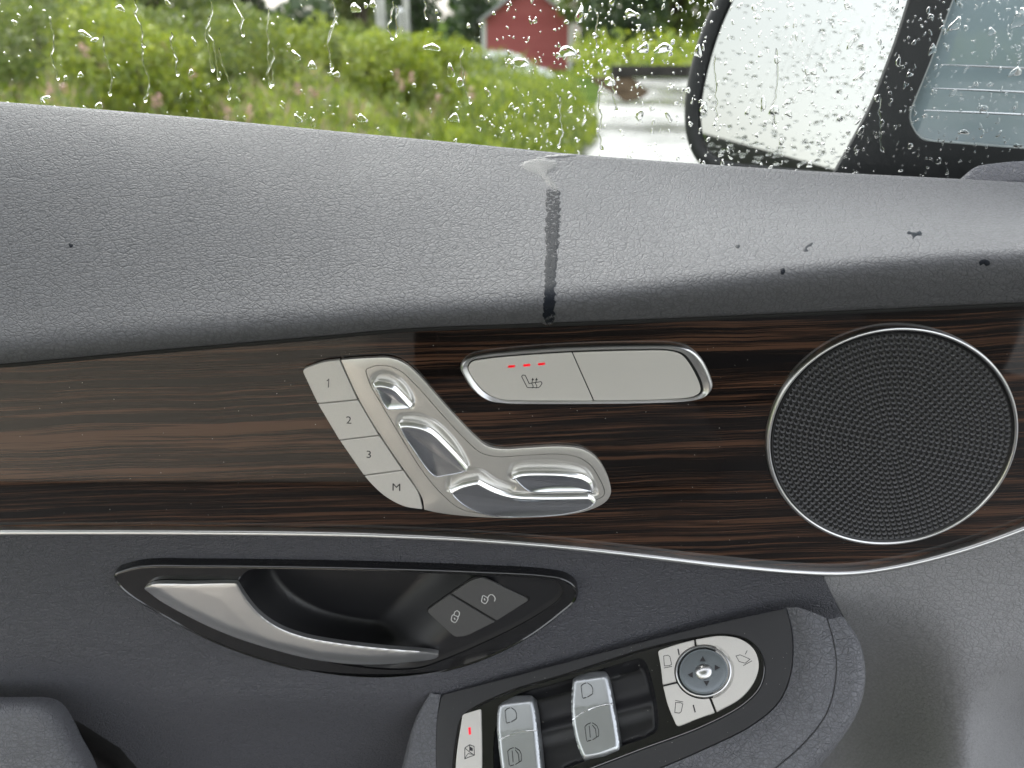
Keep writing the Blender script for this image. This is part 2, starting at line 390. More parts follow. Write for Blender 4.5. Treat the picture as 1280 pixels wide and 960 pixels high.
def blue_glass_mat():
    b = NB('blue_grey_glass'); p = b.b.inputs; tc = b.n('TexCoord'); n1 = b.n('TexNoise', Scale=30, Detail=5); b.l(tc.outputs['Object'], n1.inputs['Vector']); p['Base Color'].default_value = (.08, .105, .12, 1); p['Roughness'].default_value = .12
    b.b.inputs['Transmission Weight'].default_value = 0
    d = b.n('BsdfTranslucent'); d.inputs[0].default_value = (.15, .195, .225, 1); mx = b.n('MixShader'); mx.inputs[0].default_value = .45; tr = b.n('BsdfTransparent'); m2 = b.n('MixShader'); mr = b.n('MapRange'); mr.inputs['To Min'].default_value = .0; mr.inputs['To Max'].default_value = .14; b.l(n1.outputs[0], mr.inputs[0])
    b.l(b.b.outputs[0], mx.inputs[1]); b.l(d.outputs[0], mx.inputs[2]); b.l(mr.outputs[0], m2.inputs[0]); b.l(mx.outputs[0], m2.inputs[1]); b.l(tr.outputs[0], m2.inputs[2]); b.l(m2.outputs[0], b.out.inputs[0]); return b.m

# ================================================================== THE DOOR
CZ = Vector((0, 0, CAMZ))
door = empty('car_door_panel', (0, .41, CAMZ - .6), 'inside of a car door with dark wood veneer, silver switches and wet window', 'car door')
WY = .41
WP = Surf((0, WY, CAMZ - .2), (0, -1, 0), (1, 0, 0))
TOP = [(-200, 112), (0, 127), (200, 143), (400, 162), (600, 181), (700, 191), (850, 203), (1000, 213), (1280, 228), (1480, 240)]
BOT = [(-200, 470), (0, 455), (200, 437), (400, 420), (500, 411), (640, 405), (750, 401), (900, 395), (1100, 386), (1280, 378), (1480, 371)]
STR = [(-200, 666), (0, 665), (200, 665), (400, 667), (500, 670), (600, 675), (700, 683), (800, 694), (900, 706), (1000, 715), (1060, 716), (1120, 708), (1200, 688), (1280, 660), (1350, 630), (1480, 570)]
def interp(T, x):
    for (a, b), (c, d) in zip(T, T[1:]):
        if a <= x <= c: return b + (d - b) * (x - a) / (c - a)
    return T[0][1] if x < T[0][0] else T[-1][1]
def smooth_tab(T): return [tuple(q) for q in catmull(T, False, 8)]
TOPs, BOTs, STRs = smooth_tab(TOP), smooth_tab(BOT), smooth_tab(STR)
# --- upper trim
def upper_trim():
    bm = bmesh.new(); rows = []
    for i in range(151):
        px = -200 + 1680 * i / 150; s = ss(i / 150)
        T = atY(px, interp(TOPs, px), .53); B = atY(px, interp(BOTs, px), .3985)
        sh = ss((px - 500) / 700)
        P1 = B + Vector((0, -.002 - .008 * sh, .028 + .006 * sh)); P2 = T + Vector((0, -.070 - .018 * sh, -.010 + .002 * sh)); col = []
        col += [B + Vector((0, .02, .008)), B + Vector((0, .0015, -.0002))]
        K = B + Vector((0, -.003 - .006 * sh, .012 + .017 * sh)); td = (T - K).normalized(); r1 = .010 - .003 * sh
        bz = lambda a, b, c, d, t: a * (1 - t) ** 3 + b * 3 * t * (1 - t) ** 2 + c * 3 * t * t * (1 - t) + d * t ** 3
        K2 = K + td * .012
        for k in range(16): col.append(bz(B, B + Vector((0, -.004 - .004 * sh, .005 + .010 * sh)), K2 - td * (r1 + .006 + .002 * sh), K2, k / 16))
        for k in range(37): col.append(bz(K2, K2 + td * .045 + Vector((0, 0, .001)), T + Vector((0, -.045, -.018)), T, k / 36))
        col += [T + Vector((0, .003, -.0006)), T + Vector((0, .007, -.004)), T + Vector((0, .012, -.03))]
        rows.append([bm.verts.new(p) for p in col])
    for a, b in zip(rows, rows[1:]):
        for k in range(len(a) - 1): f = bm.faces.new((a[k], b[k], b[k + 1], a[k + 1])); f.smooth = True
    bm.normal_update(); bvh = BVHTree.FromBMesh(bm)
    return obj('upper_trim', bm, M['trim'], door, angle=60), bvh
trim_o, TRIM = upper_trim()
# --- wood panel
def wood_panel():
    bm = bmesh.new()
    def wy(z): return 0
    cols = []
    for i in range(169):
        px = -200 + 1680 * i / 168; a = WP.p(px, interp(STRs, px)); b = WP.p(px, interp(BOTs, px) - 30)
        cols.append([bm.verts.new(WP.w((a.x + (b.x - a.x) * k / 10, a.y + (b.y - a.y) * k / 10), -.003 * (2 * k / 10 - 1) ** 2)) for k in range(11)])
    for a, b in zip(cols, cols[1:]):
        for k in range(10): f = bm.faces.new((a[k], b[k], b[k + 1], a[k + 1])); f.smooth = True
    obj('wood_panel', bm, M['wood'], door, angle=0, base=(0, WY, CAMZ - .2))
wood_panel()
bm = bmesh.new(); tube(bm, [atY(x, interp(BOTs, x) + 1.5, .4045) for x in range(-190, 1470, 12)], .0016, 8); obj('trim_shadow_strip', bm, M['gap'], door, angle=0)  # dark strip standing in for the shadow under the trim
# --- satin strip along the lower edge of the wood
def strip():
    bm = bmesh.new(); P = [WP.p(x, y) for x, y in STRs]; P = resample(P, .004, False); rows = []
    for i, q in enumerate(P):
        t = (P[min(i + 1, len(P) - 1)] - P[max(i - 1, 0)]).normalized(); m = Vector((-t.y, t.x))
        rows.append([bm.verts.new(WP.w(q + m * (.0019 * c), h)) for c, h in ((1.05, -.003), (1.02, .0006), (.8, .0016), (.3, .0022), (-.3, .0021), (-.8, .0013), (-1.1, -.001), (-1.15, -.006))])
    for a, b in zip(rows, rows[1:]):
        for k in range(7): f = bm.faces.new((a[k + 1], b[k + 1], b[k], a[k])); f.smooth = True
    obj('silver_strip', bm, M['alu'], door, angle=50, fix=False)
strip()

# --- seat adjuster panel
FULL = [(377, 462, 5), (404, 452.5), (430, 449.3), (460, 447.2), (487, 447.2), (504, 453), (520, 466), (562, 513), (594, 546), (608, 557), (626, 561), (660, 559.5), (700, 558), (728, 561.5), (746, 573), (757, 590), (763, 606), (764, 617), (758, 627), (740, 637), (710, 644), (655, 648), (600, 647), (550, 642), (528, 637.5), (505, 633), (482, 621), (466, 607), (455, 594), (426, 550), (397, 505)]
bm = bmesh.new(); P = outline(WP, FULL, .0008)
loft(bm, WP, inset(P, .0002), [(0, -.004), (0, .0001), (.0001, .0002), (.0004, .0002)])
seatpanel = obj('seat_switch_panel', bm, M['gap'], door, label='silver seat shaped switch panel with memory buttons')
def button(name, surf, pts, h, mats, parent, h0=-.002, r=.00035, extra=None, dome=None, step=.0006, gap=0, label=None):
    bm = bmesh.new(); P = outline(surf, pts, h, step)
    if gap: P = inset(P, gap)
    loft(bm, surf, P, [(0, h0), (0, h - r), (r * .3, h - r * .3), (r, h), (r * 1.6, h)], dome=dome)
    if extra: extra(bm)
    return obj(name, bm, mats, parent, label=label)
HB = .0027
split = [(424.5, 450.2), (447.5, 499.5), (474, 544), (503.5, 588), (512, 600), (526.5, 621), (529.5, 637.8)]
btns = [('1', 410, 479, [(377, 462, 6), (404, 452.8), (424, 450.2, .6), (446.5, 499.5, .6), (396.8, 504.2, .6)]),
        ('2', 436, 525, [(397.3, 505.3, .6), (447.3, 500.5, .6), (473, 544, .6), (424, 550, .6)]),
        ('3', 461, 568, [(424.8, 551, .6), (473.8, 545, .6), (502.5, 587.5, .6), (454.5, 594, .6)]),
        ('M', 495.5, 609, [(455.3, 595.2, .6), (503.5, 588.5, .6), (514, 603), (523, 617), (528, 637, .6), (505, 633), (482, 621), (466, 607)])]
for s, cx, cy, pts in btns:
    button('memory_button', WP, pts, HB, [M['silver'], M['ink']], seatpanel, 0, .0003, lambda bm: (stroke(bm, WP, [(408.6, 476.2), (411, 474.0), (410.4, 484.4)], 1.25, HB + .00004, 1) if s == '1' else text(bm, WP, s, cx, cy, 9.5, HB + .00004, 1, R(-4))), gap=.0001, label='memory button marked ' + s)
INNER = [(456, 462, 4), (470, 456.8), (486, 457.5), (500, 463), (520, 481), (560, 526), (588, 555), (602, 566), (622, 570.5), (660, 568.5), (700, 567.5), (722, 571), (738, 581), (749, 597), (756, 614), (754.5, 620), (745, 626), (741, 632), (710, 639.5), (655, 643.5), (600, 642), (575, 636), (553, 619), (530, 592), (500, 545), (478, 508), (462, 480)]
plateout = [(425.8, 450, .6), (460, 447.6), (487, 447.6), (504, 453.4), (520, 466.4), (562, 513.2), (594, 546.4), (608, 557.4), (626, 561.4), (660, 560), (700, 558.4), (728, 562), (746, 573.4), (757, 590), (762.7, 606), (763.6, 617), (757.6, 627), (740, 636.7), (710, 643.6), (655, 647.6), (600, 646.6), (550, 641.6), (530.3, 637.4, .6), (528, 624), (516, 603), (504.6, 587), (475, 543.6), (448.7, 499.5)]
def plate_with_hole(name, surf, Po, Pis, h, mats, parent, r=.0004, depth=.002, h0=0, label=None):
    bm = bmesh.new(); cur, rings = loft(bm, surf, Po, [(0, h0), (0, h - r), (r * .3, h - r * .3), (r, h)], cap=False)
    cur = [Vector(q) for q in cur]
    fill(bm, surf, cur, Pis, .01, lambda q: h, grid=False)
    for Pi in Pis: wall(bm, [surf.w(q, h) for q in reversed(Pi)], surf.n * -depth)
    bmesh.ops.remove_doubles(bm, verts=bm.verts, dist=1e-6)
    return obj(name, bm, mats, parent, label=label)
Pin = outline(WP, INNER, HB)
plate_with_hole('switch_plate', WP, outline(WP, plateout, HB), [Pin], HB, M['silver2'], seatpanel, h0=0, depth=.0022)
REC = [[(462, 482), (464, 470), (472, 463.5), (485, 463), (500, 470), (513, 484), (520, 500), (517, 511), (500, 505), (480, 495)],
       [(496, 534), (498, 518), (508, 515.5), (525, 516), (545, 524), (568, 545), (583, 568), (588, 582), (581, 590), (550, 570), (510, 545)],
       [(557, 614), (560, 594), (570, 588), (592, 584), (604, 586), (622, 598), (645, 607), (640, 618), (600, 612), (575, 615)],
       [(634, 597), (638, 580), (650, 575.5), (685, 573.5), (712, 576.5), (734, 585), (744, 600), (749, 618), (738, 620), (700, 600), (650, 605)]]
RP = [Poly([WP.p(*q, HB) for q in path(r)]) for r in REC]
bm = bmesh.new(); Pn = inset(Pin, .0004)
def hin(q):
    h = HB - .0001
    for rp in RP:
        if rp.has(q): d = rp.dist(q); h -= .0021 * ss(d / .0032)
    return h
fill(bm, WP, Pn, [], .0009, hin); wall(bm, [WP.w(q, HB - .0001) for q in reversed(Pn)], WP.n * -.0012)
bmesh.ops.remove_doubles(bm, verts=bm.verts, dist=1e-6)
obj('adjuster_plate', bm, M['silver2'], seatpanel, angle=50)
LEV = [([(465.6, 480.3), (470, 477.3), (480.6, 477.5), (493.7, 482.2), (505, 493.4), (516.5, 506.5, 2), (514, 510.8, 2), (499.4, 512), (484, 511.8), (478, 506), (470.3, 490.6)], 1.0, 'headrest adjuster'),
       [[(497.5, 530.9), (502, 528), (520, 529), (538.7, 535.6), (557.5, 552.5), (576.2, 573.1), (586, 586, 2), (580, 590.5, 2), (561.2, 594), (545, 596), (535, 590), (514.4, 561.8), (502.5, 544)], 1.0, 'backrest adjuster'],
       [[(559.7, 612.6, 3), (575, 604.5), (597, 599, 3), (618.7, 610), (638.4, 616), (666.5, 618.2), (738, 617.8, 4), (747, 627.5, 4), (736.8, 635.1), (708.7, 642.6), (652.5, 646.5), (610.3, 644), (582.2, 633.7), (566, 621)], 1.0, 'long seat cushion adjuster'],
       [[(638, 594.4, 3), (650, 589.6), (680.6, 588.2), (708.7, 589.6), (731, 594.5), (741, 603), (743.5, 614.5, 2), (700, 615), (662, 614.5), (650, 607)], 1.0, 'small cushion tilt adjuster']]
for pts, k, lab in LEV:
    bm = bmesh.new(); P = outline(WP, pts, .0045, .0005)
    loft(bm, WP, P, [(0, 0), (0, .0036), (.00025, .0042), (.0007, .0047, 0, -.0003), (.0014, .0054, 0, -.0010), (.0016, .0055, 0, -.0011), (.0019, .0055, 0, -.0012), (.0021, .0051, 0, -.0012)], dome=(-.0011, 7), mi=0, capmi=1)
    obj('seat_adjuster', bm, [M['chrome'], M['lever']], seatpanel, label=lab + ' lever in shiny satin metal', angle=28)
# --- seat heater switch
HO = [(575, 459.4), (582, 448.5), (596, 443), (652.5, 436.3), (708.7, 432.7), (793, 430.4), (843.7, 431.2), (863.4, 436.3), (877.5, 449), (889, 472), (891, 485), (881.7, 496), (863.4, 501), (821, 503.8), (736.8, 505), (666.5, 505), (630, 504.4), (607.5, 500), (590.6, 487.5), (579.4, 470.6)]
HI = [(584.5, 459.8), (589, 452), (607.5, 448), (652, 443.8), (714.3, 439.8), (793, 437.6), (837, 438), (855, 443), (867, 457), (879, 482), (878.5, 491.5), (869, 497), (821, 500.3), (736.8, 501.7), (652.5, 501.5), (624.4, 499.5), (606, 491.5), (591.5, 474.8)]
bm = bmesh.new(); ring2(bm, WP, outline(WP, HO, .002), outline(WP, HI, .002), [(0, -.003), (0, .0012), (.12, .0023), (.32, .0029), (.5, .0027), (.72, .0016), (.9, .0012), (1, .0008), (1, -.001)], 220)
heat = obj('seat_heater_switch', bm, M['alu'], door, label='seat heater switch in a silver frame', angle=50)
bm = bmesh.new(); loft(bm, WP, inset(outline(WP, HI, .0005), -.0004), [(0, -.003), (0, .0003)]); obj('switch_gap', bm, M['gap'], heat)
def heat_extra(bm):
    for x, y in ((639.5, 458), (658.5, 456.5), (677, 455)): poly_px(bm, WP, [(x - 4.4, y - 1), (x + 4.2, y - 1.9), (x + 4.4, y + 1), (x - 4.2, y + 1.9)], .0013, 2)
    z = lambda pts: [(600 + a / 4.267, 425 + b / 4.267) for a, b in pts]
    stroke(bm, WP, z([(222, 195), (228, 187), (240, 188), (246, 198), (262, 232), (325, 222), (331, 230), (322, 246), (312, 254), (255, 254), (250, 250)]), 1.05, .00131, 1, closed=True)
    for dx in (0, 20): 
        stroke(bm, WP, z([(278 + dx, 258), (284 + dx, 246), (276 + dx, 232), (281 + dx, 214)]), .9, .00134, 1)
        poly_px(bm, WP, z([(274 + dx, 214), (289 + dx, 214), (281 + dx, 201)]), .0014, 1)
HL = [(585.5, 460), (590, 452.9), (607.5, 449.2), (652, 444.9), (714.6, 441, .6), (741.3, 501, .6), (700, 501), (652.5, 500.5), (624.4, 498.6), (607, 490.6), (592.5, 474.8)]
HR = [(716, 441, .6), (793, 438.8), (836, 439.2), (851.5, 443.8), (863, 457), (875, 482), (875, 490), (867, 495.5), (821, 499.4), (780, 500.3), (742.7, 500.8, .6)]
button('heater_button', WP, HL, .0013, [M['silver'], M['ink'], M['led']], heat, -.001, .0003, heat_extra, label='left button with seat symbol and three red lights')
button('blank_button', WP, HR, .0013, M['silver'], heat, -.001, .0003, label='plain right button')
# --- speaker
SPK = [(1142.5, 408.5), (1085, 415), (1030, 437.5), (981, 482.5), (961, 521), (956, 556), (966, 602.5), (1004, 647.5), (1049, 671.5), (1105, 681), (1161, 674.5), (1217.5, 644), (1255, 595), (1270, 545), (1266, 490), (1236, 446), (1191, 418)]
SO = outline(WP, SPK, .002, .001)
# least squares ellipse of the trace, so the ring is a true round shape
def fit(P, n=240):
    c = sum((p for p in P), Vector((0, 0))) / len(P); A = np.array([(p.x - c.x, p.y - c.y) for p in P]); D = np.stack([A[:, 0] ** 2, A[:, 0] * A[:, 1], A[:, 1] ** 2, A[:, 0], A[:, 1]], 1)
    k = np.linalg.lstsq(D, np.ones(len(A)), rcond=None)[0]; Q = np.array([[k[0], k[1] / 2], [k[1] / 2, k[2]]]); cc = -np.linalg.solve(2 * Q, k[3:5]); s = 1 + cc @ Q @ cc
    ev, evec = np.linalg.eigh(Q / s); r = 1 / np.sqrt(ev); print('speaker axes', r, 'centre', cc + np.array(c), flush=True)
    return Vector(cc + np.array(c)), r, evec
sc_c, sc_r, sc_v = fit(SO)
def ell(k, th, off=0):
    q = sc_v @ np.array([(sc_r[0] * k + off) * math.cos(th), (sc_r[1] * k + off) * math.sin(th)]); return sc_c + Vector(q)
def ell_poly(off, n=240):
    P = [ell(1, 2 * math.pi * i / n, off) for i in range(n)]; return P if area(P) > 0 else list(reversed(P))
bm = bmesh.new(); Po = ell_poly(0)
loft(bm, WP, Po, [(0, -.003), (.0001, .0016), (.0006, .0026), (.0013, .0031), (.0020, .0028), (.0026, .0020), (.0027, .0004)], cap=False)
spk = obj('speaker', bm, M['alu'], door, label='round speaker with satin ring and black perforated grille', angle=60)
bm = bmesh.new(); loft(bm, WP, ell_poly(-.0027), [(0, .0001), (.0001, .0018), (.0004, .0025), (.0008, .0023), (.0010, .0019), (.0014, .0018)], cap=False); obj('grille_rim', bm, M['grille'], spk, angle=60)
bm = bmesh.new(); loft(bm, WP, ell_poly(-.003), [(0, -.001), (0, .0004)]); obj('speaker_backing', bm, M['gap'], spk)
def grille():
    outer = ell_poly(-.0040); holes = []; NR = 21; rin = 1 - .0058 / sc_r.mean()
    for k in range(0, NR):
        n = 6 * k if k else 1
        for i in range(n):
            th = 2 * math.pi * (i + .5 * (k % 2)) / n + .0; kk = rin * (k / (NR - 1))
            c = ell(kk, th); holes.append(c)
    rh = rin * sc_r.mean() / (NR - 1) * .445; seg = 10; HP = [[c + Vector((math.cos(2 * math.pi * j / seg), math.sin(2 * math.pi * j / seg))) * rh for j in range(seg)] for c in holes]
    V = [tuple(p) for p in outer]; E = [(i, (i + 1) % len(outer)) for i in range(len(outer))]
    own = [-1] * len(V)
    for hi, h in enumerate(HP):
        b = len(V); V += [tuple(p) for p in h]; own += [hi] * seg; E += [(b + i, b + (i + 1) % seg) for i in range(seg)]
    vo, eo, fo, ov, oe, of = delaunay_2d_cdt([Vector(v) for v in V], E, [], 0, 1e-9)
    bm = bmesh.new(); src = [o[0] if o else -1 for o in ov]; top = .0019
    vs = [bm.verts.new(WP.w(v, top)) for v in vo]
    for f in fo:
        os_ = {own[src[i]] for i in f}
        if len(os_) == 1 and -1 not in os_: continue
        a, b, c = (vo[i] for i in f)
        if (b - a).cross(c - a) < 0: f = list(reversed(f))
        bm.faces.new([vs[i] for i in f])
    for c, h in zip(holes, HP):             # each hole: rounded lip, cone down
        r0 = [bm.verts.new(WP.w(q, top)) for q in h]; r1 = [bm.verts.new(WP.w(c.lerp(q, .9), top - .0003)) for q in h]; r2 = [bm.verts.new(WP.w(c.lerp(q, .55), top - .0013)) for q in h]
        for a, b in ((r0, r1), (r1, r2)):
            for j in range(seg): f = bm.faces.new((a[j], a[(j + 1) % seg], b[(j + 1) % seg], b[j])); f.smooth = True; f.material_index = 1
    obj('grille', bm, [M['grille'], mat('lit_hole_lip', (.13, .13, .138), .3)], spk, kind='stuff', angle=0)  # paler cone colour paints the light caught by the hole lips
grille()

# --- lower pad
HANDO = [(141, 716, 6), (175, 707), (250, 706), (450, 709), (600, 714), (680, 718.5), (708, 724), (721, 735), (721, 748), (700, 768), (660, 797), (610, 822), (560, 838), (520, 845), (470, 848), (400, 842), (330, 825), (260, 799), (200, 767), (160, 742), (146, 728)]
HANDC = [(296, 727, 6), (310, 712), (330, 710), (450, 713), (600, 718), (675, 722.5), (698, 728), (704, 737), (699, 748), (680, 763), (640, 786), (600, 805), (555, 824), (520, 835), (450, 833), (380, 818), (330, 790), (302, 755)]
def padY(px, py):
    y = .4155 - .006 * ss((py - 700) / 160) - .000035 * max(0, py - 760)
    y -= .004 * math.exp(-((py - 875) / 28) ** 2) * ss((px - 150) / 150) * ss((700 - px) / 200)
    y += .03 * ss((40 - abs(px - 60)) / 1e9)
    return y
recess = [(20, 878), (66, 888), (100, 903), (150, 935), (176, 965), (196, 1010), (205, 1100), (20, 1100)]
strip_low = [(x, y + 2) for x, y in STRs if x <= 1026]
padpoly = [Vector((x, y)) for x, y in strip_low] + [Vector(q) for q in ((1030, 722), (1044, 752), (1058, 778), (1050, 800), (1000, 900), (900, 1100), (-200, 1100))]
padpoly = resample(padpoly, 8); HP_ = resample(path(HANDO), 6); HPin = [p for p in inset([Vector(p) for p in (HP_ if area(HP_) > 0 else list(reversed(HP_)))], 0)]
c0 = Vector((430, 775)); HPin = [c0.lerp(p, .985) for p in HPin]
RCp = resample([Vector(q) for q in recess], 6)
bm = bmesh.new(); fill_px(bm, padpoly, [HPin, RCp], 11, padY)
pad = obj('door_pad', bm, M['pad'], door, angle=60)
# recess and grab block in the lower left corner
bm = bmesh.new(); rp = Poly(RCp)
fill_px(bm, RCp, [], 9, lambda x, y: padY(x, y) + .045 * ss(rp.dist((x, y)) / 26)); obj('grip_recess', bm, M['black'], door, angle=60)
GS = Surf((0, .375, CAMZ - .4), (0, -.86, .5), (1, 0, 0))
bm = bmesh.new(); P = outline(GS, [(-230, 884, 4), (0, 881.5), (38, 882), (58, 887, 12), (72, 910), (84, 935), (100, 965), (122, 1040), (130, 1130, 4), (-230, 1130, 4)], 0, .002)
loft(bm, GS, inset(P, .000), [(0, -.018), (0, -.010), (.0012, -.005), (.0035, -.0018), (.007, 0)], dome=(.003, 6)); obj('rear_grab_block', bm, M['arm'], door, angle=60, label='light grained block at the bottom left of the door')

# --- door handle
HS = Surf(atY(430, 775, .4085), (0, -1, .02), (1, 0, 0))
bm = bmesh.new(); Po = outline(HS, HANDO, 0, .0012); Pc = outline(HS, HANDC, 0, .0012)
cur, rg = loft(bm, HS, Po, [(-.0006, -.012), (-.0004, -.001), (0, .0006), (.0006, .0013), (.0013, .0015), (.0016, .0012), (.0019, .0009)], cap=False)
fill(bm, HS, [Vector(q) for q in cur], [Pc], .01, lambda q: .0009, grid=False); wall(bm, [HS.w(q, .0009) for q in reversed(Pc)], HS.n * -.0015)
bmesh.ops.remove_doubles(bm, verts=bm.verts, dist=1e-6)
hand = obj('handle_surround', bm, M['gloss'], door, label='glossy black surround of the door handle', angle=30)
bm = bmesh.new(); pc = Poly(Pc)
def cav(q):
    d = pc.dist(tuple(q)); px = q.x; s0 = HS.p(505, 770).x; s1 = HS.p(590, 770).x
    t = (px + (q.y - HS.p(505, 770).y) * -.9 - s0) / (s1 - s0)
    deep = .030 * ss(d / .013) * (1 - ss(t)) ** 1.0
    return -.0006 - .0006 * ss(d / .002) - deep
fill(bm, HS, inset(Pc, -.0003), [], .0022, cav); obj('handle_recess', bm, M['black'], hand, angle=60)
LOCKS = [([(533, 764, 5), (562, 743.5, .8), (618.5, 777.5, .8), (583, 795.5, 9), (568, 796.5, 9)], 'lock button with closed padlock symbol', 0),
         ([(564.5, 742, .8), (590, 725, 8), (604, 722, 8), (662, 750, 5), (621, 776, .8)], 'unlock button with open padlock symbol', 1)]
bm = bmesh.new(); loft(bm, HS, inset(outline(HS, [(532, 764, 6), (595, 720, 10), (665, 750, 6), (575, 799, 11)], 0), -.0003), [(0, -.002), (0, -.0008)]); obj('button_gap', bm, M['gap'], hand)
zz = lambda pts: [(520 + a / 5.818, 700 + b / 5.818) for a, b in pts]
for pts, lab, k in LOCKS:
    def ex(bm):
        h = .00016
        if k == 0:
            stroke(bm, HS, zz([(262, 405), (272, 398), (304, 412), (306, 424), (292, 450), (280, 455), (262, 446), (256, 434)]), .95, h, 1, True)
            stroke(bm, HS, zz([(275, 398), (284, 375), (300, 368), (315, 380), (316, 396), (306, 416)]), .95, h + .00002, 1); stroke(bm, HS, zz([(278, 420), (284, 434)]), 1.2, h, 1)
        else:
            stroke(bm, HS, zz([(484, 262), (492, 258), (522, 276), (524, 290), (512, 312), (500, 318), (482, 308), (476, 298)]), .95, h, 1, True)
            stroke(bm, HS, zz([(520, 284), (528, 262), (540, 252), (556, 252), (572, 268), (576, 284), (570, 300)]), .95, h + .00002, 1); stroke(bm, HS, zz([(496, 280), (502, 294)]), 1.2, h, 1)
    button('door_lock_button', HS, pts, .0001, [M['button'], M['white']], hand, -.0015, .0003, ex, label=lab, gap=.0001)
# lever
LV = [(178, 736, 5), (192, 729.5), (240, 729), (296, 728.5, 2.5), (306, 745), (322, 765), (345, 782), (375, 794), (420, 803), (480, 810), (535, 815), (548, 819, 1.5), (546, 825), (510, 831), (460, 834), (400, 829), (340, 815), (280, 795), (225, 769), (190, 748)]
LVP = outline(HS, LV, .004, .001); lp = Poly(LVP)
upline = [HS.p(*q, .004) for q in ((160, 720), (200, 712), (250, 716), (290, 732), (308, 750), (325, 767), (347, 782), (375, 793), (420, 803), (480, 809), (538, 813), (560, 816))]; UA = np.array(upline[:-1]); UB = np.array(upline[1:])
lowline = [HS.p(*q, .004) for q in ((150, 740), (190, 748), (225, 769), (280, 795), (340, 815), (400, 829), (460, 834), (510, 833), (560, 826))]; LA = np.array(lowline[:-1]); LB = np.array(lowline[1:])
bm = bmesh.new()
def hl(q):
    d = lp.dist(tuple(q)); dl = pdist(np.array(q), LA, LB)
    du = pdist(np.array(q), UA, UB); s = dl / (dl + du + 1e-6)
    return .0016 + .0034 * ss(dl / .012) + .0006 * min(1, du / .012) - .0005 * (1 - ss(d / .0009))
fill(bm, HS, LVP, [], .0012, hl); vs = [HS.w(q, hl(q)) for q in LVP]
wall(bm, list(reversed(vs)), HS.n * -.0035); bmesh.ops.remove_doubles(bm, verts=bm.verts, dist=1e-6)
obj('pull_lever', bm, M['pull'], hand, angle=50, label='satin aluminium curved pull lever')

# --- armrest with window switches
A0 = atY(548, 880, .396); B0 = atY(985, 762, .402); e1 = (B0 - A0).normalized(); e2 = Vector((0, -1, -.62)).normalized(); nA = e2.cross(e1).normalized()
if nA.z < 0: nA = -nA
AS = Surf(A0, nA, e1)
PANO = [(552, 868.5, 5), (650, 843), (800, 803), (900, 778), (983, 760, 3), (989, 785), (991, 812), (988, 843), (974, 876), (940, 906), (880, 936), (820, 962), (740, 995), (600, 1050, 5), (548, 1070, 5), (545, 960), (546, 900)]
BEZ = [(566, 975), (570, 920), (577, 896), (590, 885), (640, 862), (700, 844), (815, 808), (870, 796), (905, 792), (935, 799), (951, 815), (957, 836), (951, 860), (930, 882), (880, 909), (800, 939), (740, 962), (640, 1000), (580, 1020, 6)]
WELL = [(633, 880), (642, 870), (700, 852), (798, 822, 4), (806, 826), (815, 850), (823, 895), (822, 912), (812, 920), (780, 932), (715, 958), (625, 995, 4), (617, 960), (620, 905)]
bm = bmesh.new(); Pp = outline(AS, PANO, 0, .0015); Pb = outline(AS, BEZ, 0, .0015); Pw = outline(AS, WELL, 0, .0015)
cur, rg = loft(bm, AS, Pp, [(0, -.03), (0, -.0006), (.0003, -.0001), (.0008, 0)], cap=False); fill(bm, AS, [Vector(q) for q in cur], [Pb], .01, lambda q: 0, grid=False); wall(bm, [AS.w(q, 0) for q in reversed(Pb)], nA * -.003)
bmesh.ops.remove_doubles(bm, verts=bm.verts, dist=1e-6)
armp = obj('switch_console', bm, M['dark'], door, label='dark grey armrest console plate')
bm = bmesh.new(); Pb2 = inset(Pb, .0003)
cur, rg = loft(bm, AS, Pb2, [(0, -.003), (0, .0002), (.0003, .0006), (.0007, .0005), (.0012, -.0004)], cap=False); fill(bm, AS, [Vector(q) for q in cur], [Pw], .01, lambda q: -.0004, grid=False); wall(bm, [AS.w(q, -.0004) for q in reversed(Pw)], nA * -.004)
bmesh.ops.remove_doubles(bm, verts=bm.verts, dist=1e-6)
obj('switch_bezel', bm, M['gloss'], armp, label='glossy black bezel round the switches', angle=25)
